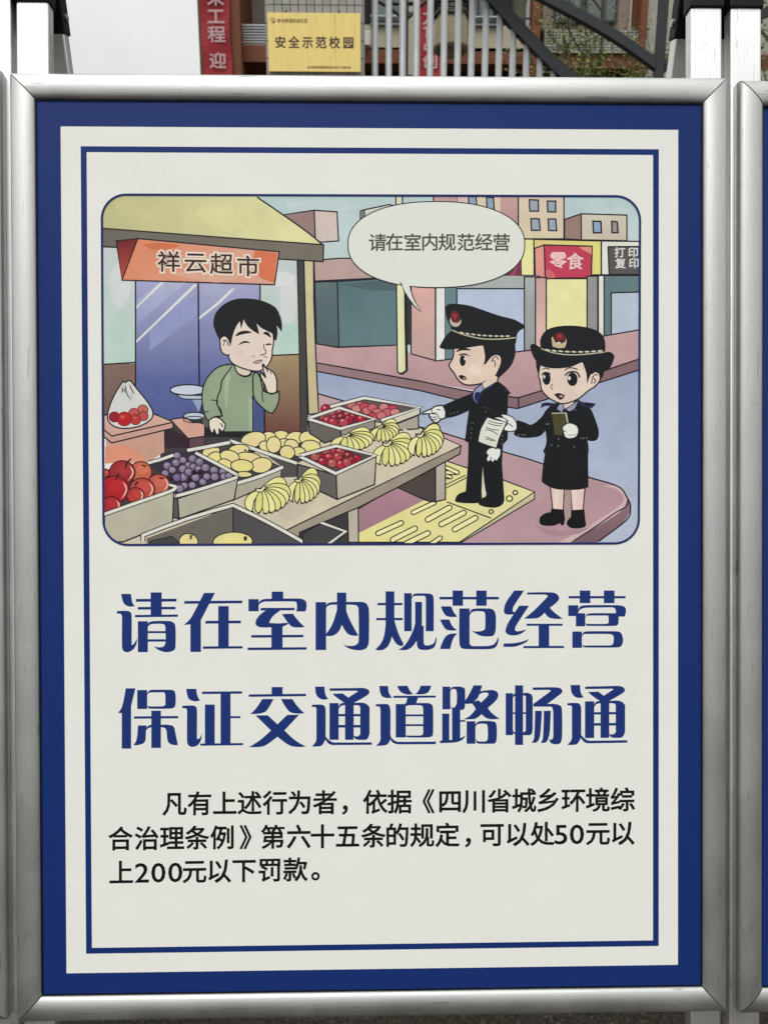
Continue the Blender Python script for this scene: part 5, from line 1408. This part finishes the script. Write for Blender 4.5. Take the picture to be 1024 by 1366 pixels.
# tiled balustrade: courses of tile built as pieces
bt = P(726, 39, YB-.02); bb = P(862, 71.5, YB-.02)
MB().box(bt.x-BL_.x, bb.x-BL_.x, YB-BL_.y, YB+.2-BL_.y, bb.z, bt.z).build('balustrade', mat('grout_grey', (.14, .13, .12), .9), bld)
ncol = 34; nrow = 8; cw = (bb.x-bt.x)/ncol; ch_ = (bt.z-bb.z)/nrow
tm = []
for mm in (M_WTILE, mat('pale_wall_tile_b', (.30, .29, .25), .5), mat('pale_wall_tile_c', (.41, .40, .35), .5)):
    me = bpy.data.meshes.new('wall_tile'); q = MB().box(-cw/2+.006, cw/2-.006, -.01, .01, -ch_/2+.007, ch_/2-.007); me.from_pydata(q.v, [], q.f); me.materials.append(mm); tm.append(me)
for i in range(ncol):
    for j in range(nrow):
        o = bpy.data.objects.new('wall_tile', random.choice(tm)); COL.objects.link(o); o.parent = bld
        o.location = (bt.x+cw*(i+.5)-BL_.x, YB-.012-BL_.y, bb.z+ch_*(j+.5))

# ------------------------------------------------------------ red banners
M_RED = mat('red_banner_cloth', (0.31, 0.014, 0.020), 0.75, noise_s=2.5, noise_a=0.12)
M_BTXT = mat('banner_pink_lettering', (0.55, 0.36, 0.37), 0.75)
def banner(x0, x1, chars, label, Y, xc):
    loc = P((x0+x1)/2, 50, Y); o = empty('banner', loc, label, 'banner', 'long red vertical banners')
    w = (P(x1, 50, Y).x-P(x0, 50, Y).x)/2
    vs = []; n = 40; zt_, zb_ = P(290, -230, Y).z-loc.z, P(290, 190, Y).z-loc.z
    for i in range(n+1):
        for sx in (-1, -.5, 0, .5, 1):
            for dy in (0, 0.012): vs.append((sx*w+0.01*math.sin(i*.7), dy+0.02*math.sin(i*.9+sx), zt_+(zb_-zt_)*i/n))
    fs = []
    for i in range(n):
        for k in range(4):
            a = (i*5+k)*2; b = ((i+1)*5+k)*2
            fs += [(a, b, b+2, a+2), (a+1, a+3, b+3, b+1)]
    mesh_obj('cloth', vs, fs, M_RED, o)
    it = []
    for ch, x, y, s in chars: p = P(x, y, Y); it.append((ch, p.x-loc.x, p.z-loc.z, s*(P(x+1, y, Y).x-p.x)*1.06, 0.018))
    letters('printed_character', it, M_BTXT, o, lambda v: (v[0], v[1]-0.035, v[2]), 0.86)
banner(269.5, 307.5, [('来', 288, -1.5, 22), ('工', 288.5, 23, 23), ('程', 289.5, 47, 23), ('迎', 291, 82, 22)], 'red banner with 来工程 迎 in pale letters on the end column', YB-.32, 0)
banner(559.5, 588.5, [('来', 573, -8, 22), ('方', 573.5, 25, 20), ('食', 574, 42, 20), ('品', 574, 60, 19), ('创', 573.5, 83, 20)], 'narrower red banner half hidden behind the fence bars', YB-.3, 0)

# ------------------------------------------------------------ trees with sparse young leaves
M_BARK = mat('grey_green_bark', (0.10, 0.09, 0.05), 0.9, noise_s=30, noise_a=0.3)
M_LEAF = [mat('young_leaf', (0.20, 0.27, 0.045), 0.6, noise_s=3, noise_a=0.3), mat('young_leaf_b', (0.13, 0.19, 0.035), 0.6)]
def tree(px_, Y, label, h, spread, seed, nl, dens=1.0):
    rnd = random.Random(seed)
    base = P(px_, 90, Y); o = empty('young_tree', (base.x, Y, 0), label, 'tree', 'young trees inside the school yard')
    tr = MB(); pts = [(0, 0, 0), (0.03, 0, h*.25), (-0.02, .02, h*.5), (0.02, 0, h*.75), (0, 0, h)]
    tr.tube([Vector(p) for p in pts], 0.045, 8, 0.012); br = MB(); tips = []
    for k in range(34):
        z0 = h*rnd.uniform(.38, .93); a = rnd.uniform(0, 6.28); L0 = spread*rnd.uniform(.45, 1.0)*(1.15-(z0/h)*.5)
        q = Vector((0, 0, z0)); d = Vector((math.cos(a), math.sin(a), rnd.uniform(.5, 1.3))).normalized(); ps = [q.copy()]
        for j in range(6):
            d = (d+Vector((rnd.uniform(-.25, .25), rnd.uniform(-.25, .25), rnd.uniform(-.1, .15)))).normalized()
            q = q+d*L0/6; ps.append(q.copy()); tips.append((q.copy(), j))
            if j > 1:
                d2 = (d+Vector((rnd.uniform(-1, 1), rnd.uniform(-1, 1), rnd.uniform(-.5, .5)))).normalized(); e = q+d2*L0*.25
                br.tube([q, e], 0.005, 4, 0.002); tips.append((e, 5)); tips.append((q.lerp(e, .5), 4))
        br.tube(ps, 0.013, 5, 0.003)
    tr.build('trunk', M_BARK, o, smooth=True); br.build('branches', M_BARK, o)
    for mi in (0, 1):
        lf = MB()
        for (p, j) in tips:
            for _ in range(int(nl*dens)):
                if rnd.random() < .1: continue
                c = p+Vector((rnd.gauss(0, .10), rnd.gauss(0, .10), rnd.gauss(0, .10))); s = rnd.uniform(.012, .030)
                u = Vector((rnd.gauss(0, 1), rnd.gauss(0, 1), rnd.gauss(0, .5))).normalized(); v = u.cross(Vector((rnd.gauss(0, 1), rnd.gauss(0, 1), 1))).normalized()
                lf.add([c-u*s, c-v*s*.45, c+u*s, c+v*s*.45], [(0, 1, 2, 3)])
        f = lf.build('foliage', M_LEAF[mi], o, kind='stuff')
tree(798, 8.0, 'sparse young tree between the two dark arched rails', 6.2, 1.5, 3, 4)
tree(757, 9.5, 'thin leafy tree left of the sparse young tree', 5.6, 1.2, 5, 3)
tree(845, 9.8, 'thin tree in front of the tiled balcony wall', 5.4, 1.0, 9, 3)
tree(1040, 8.5, 'young tree seen past the right neighbouring stand', 6.6, 1.6, 11, 4)
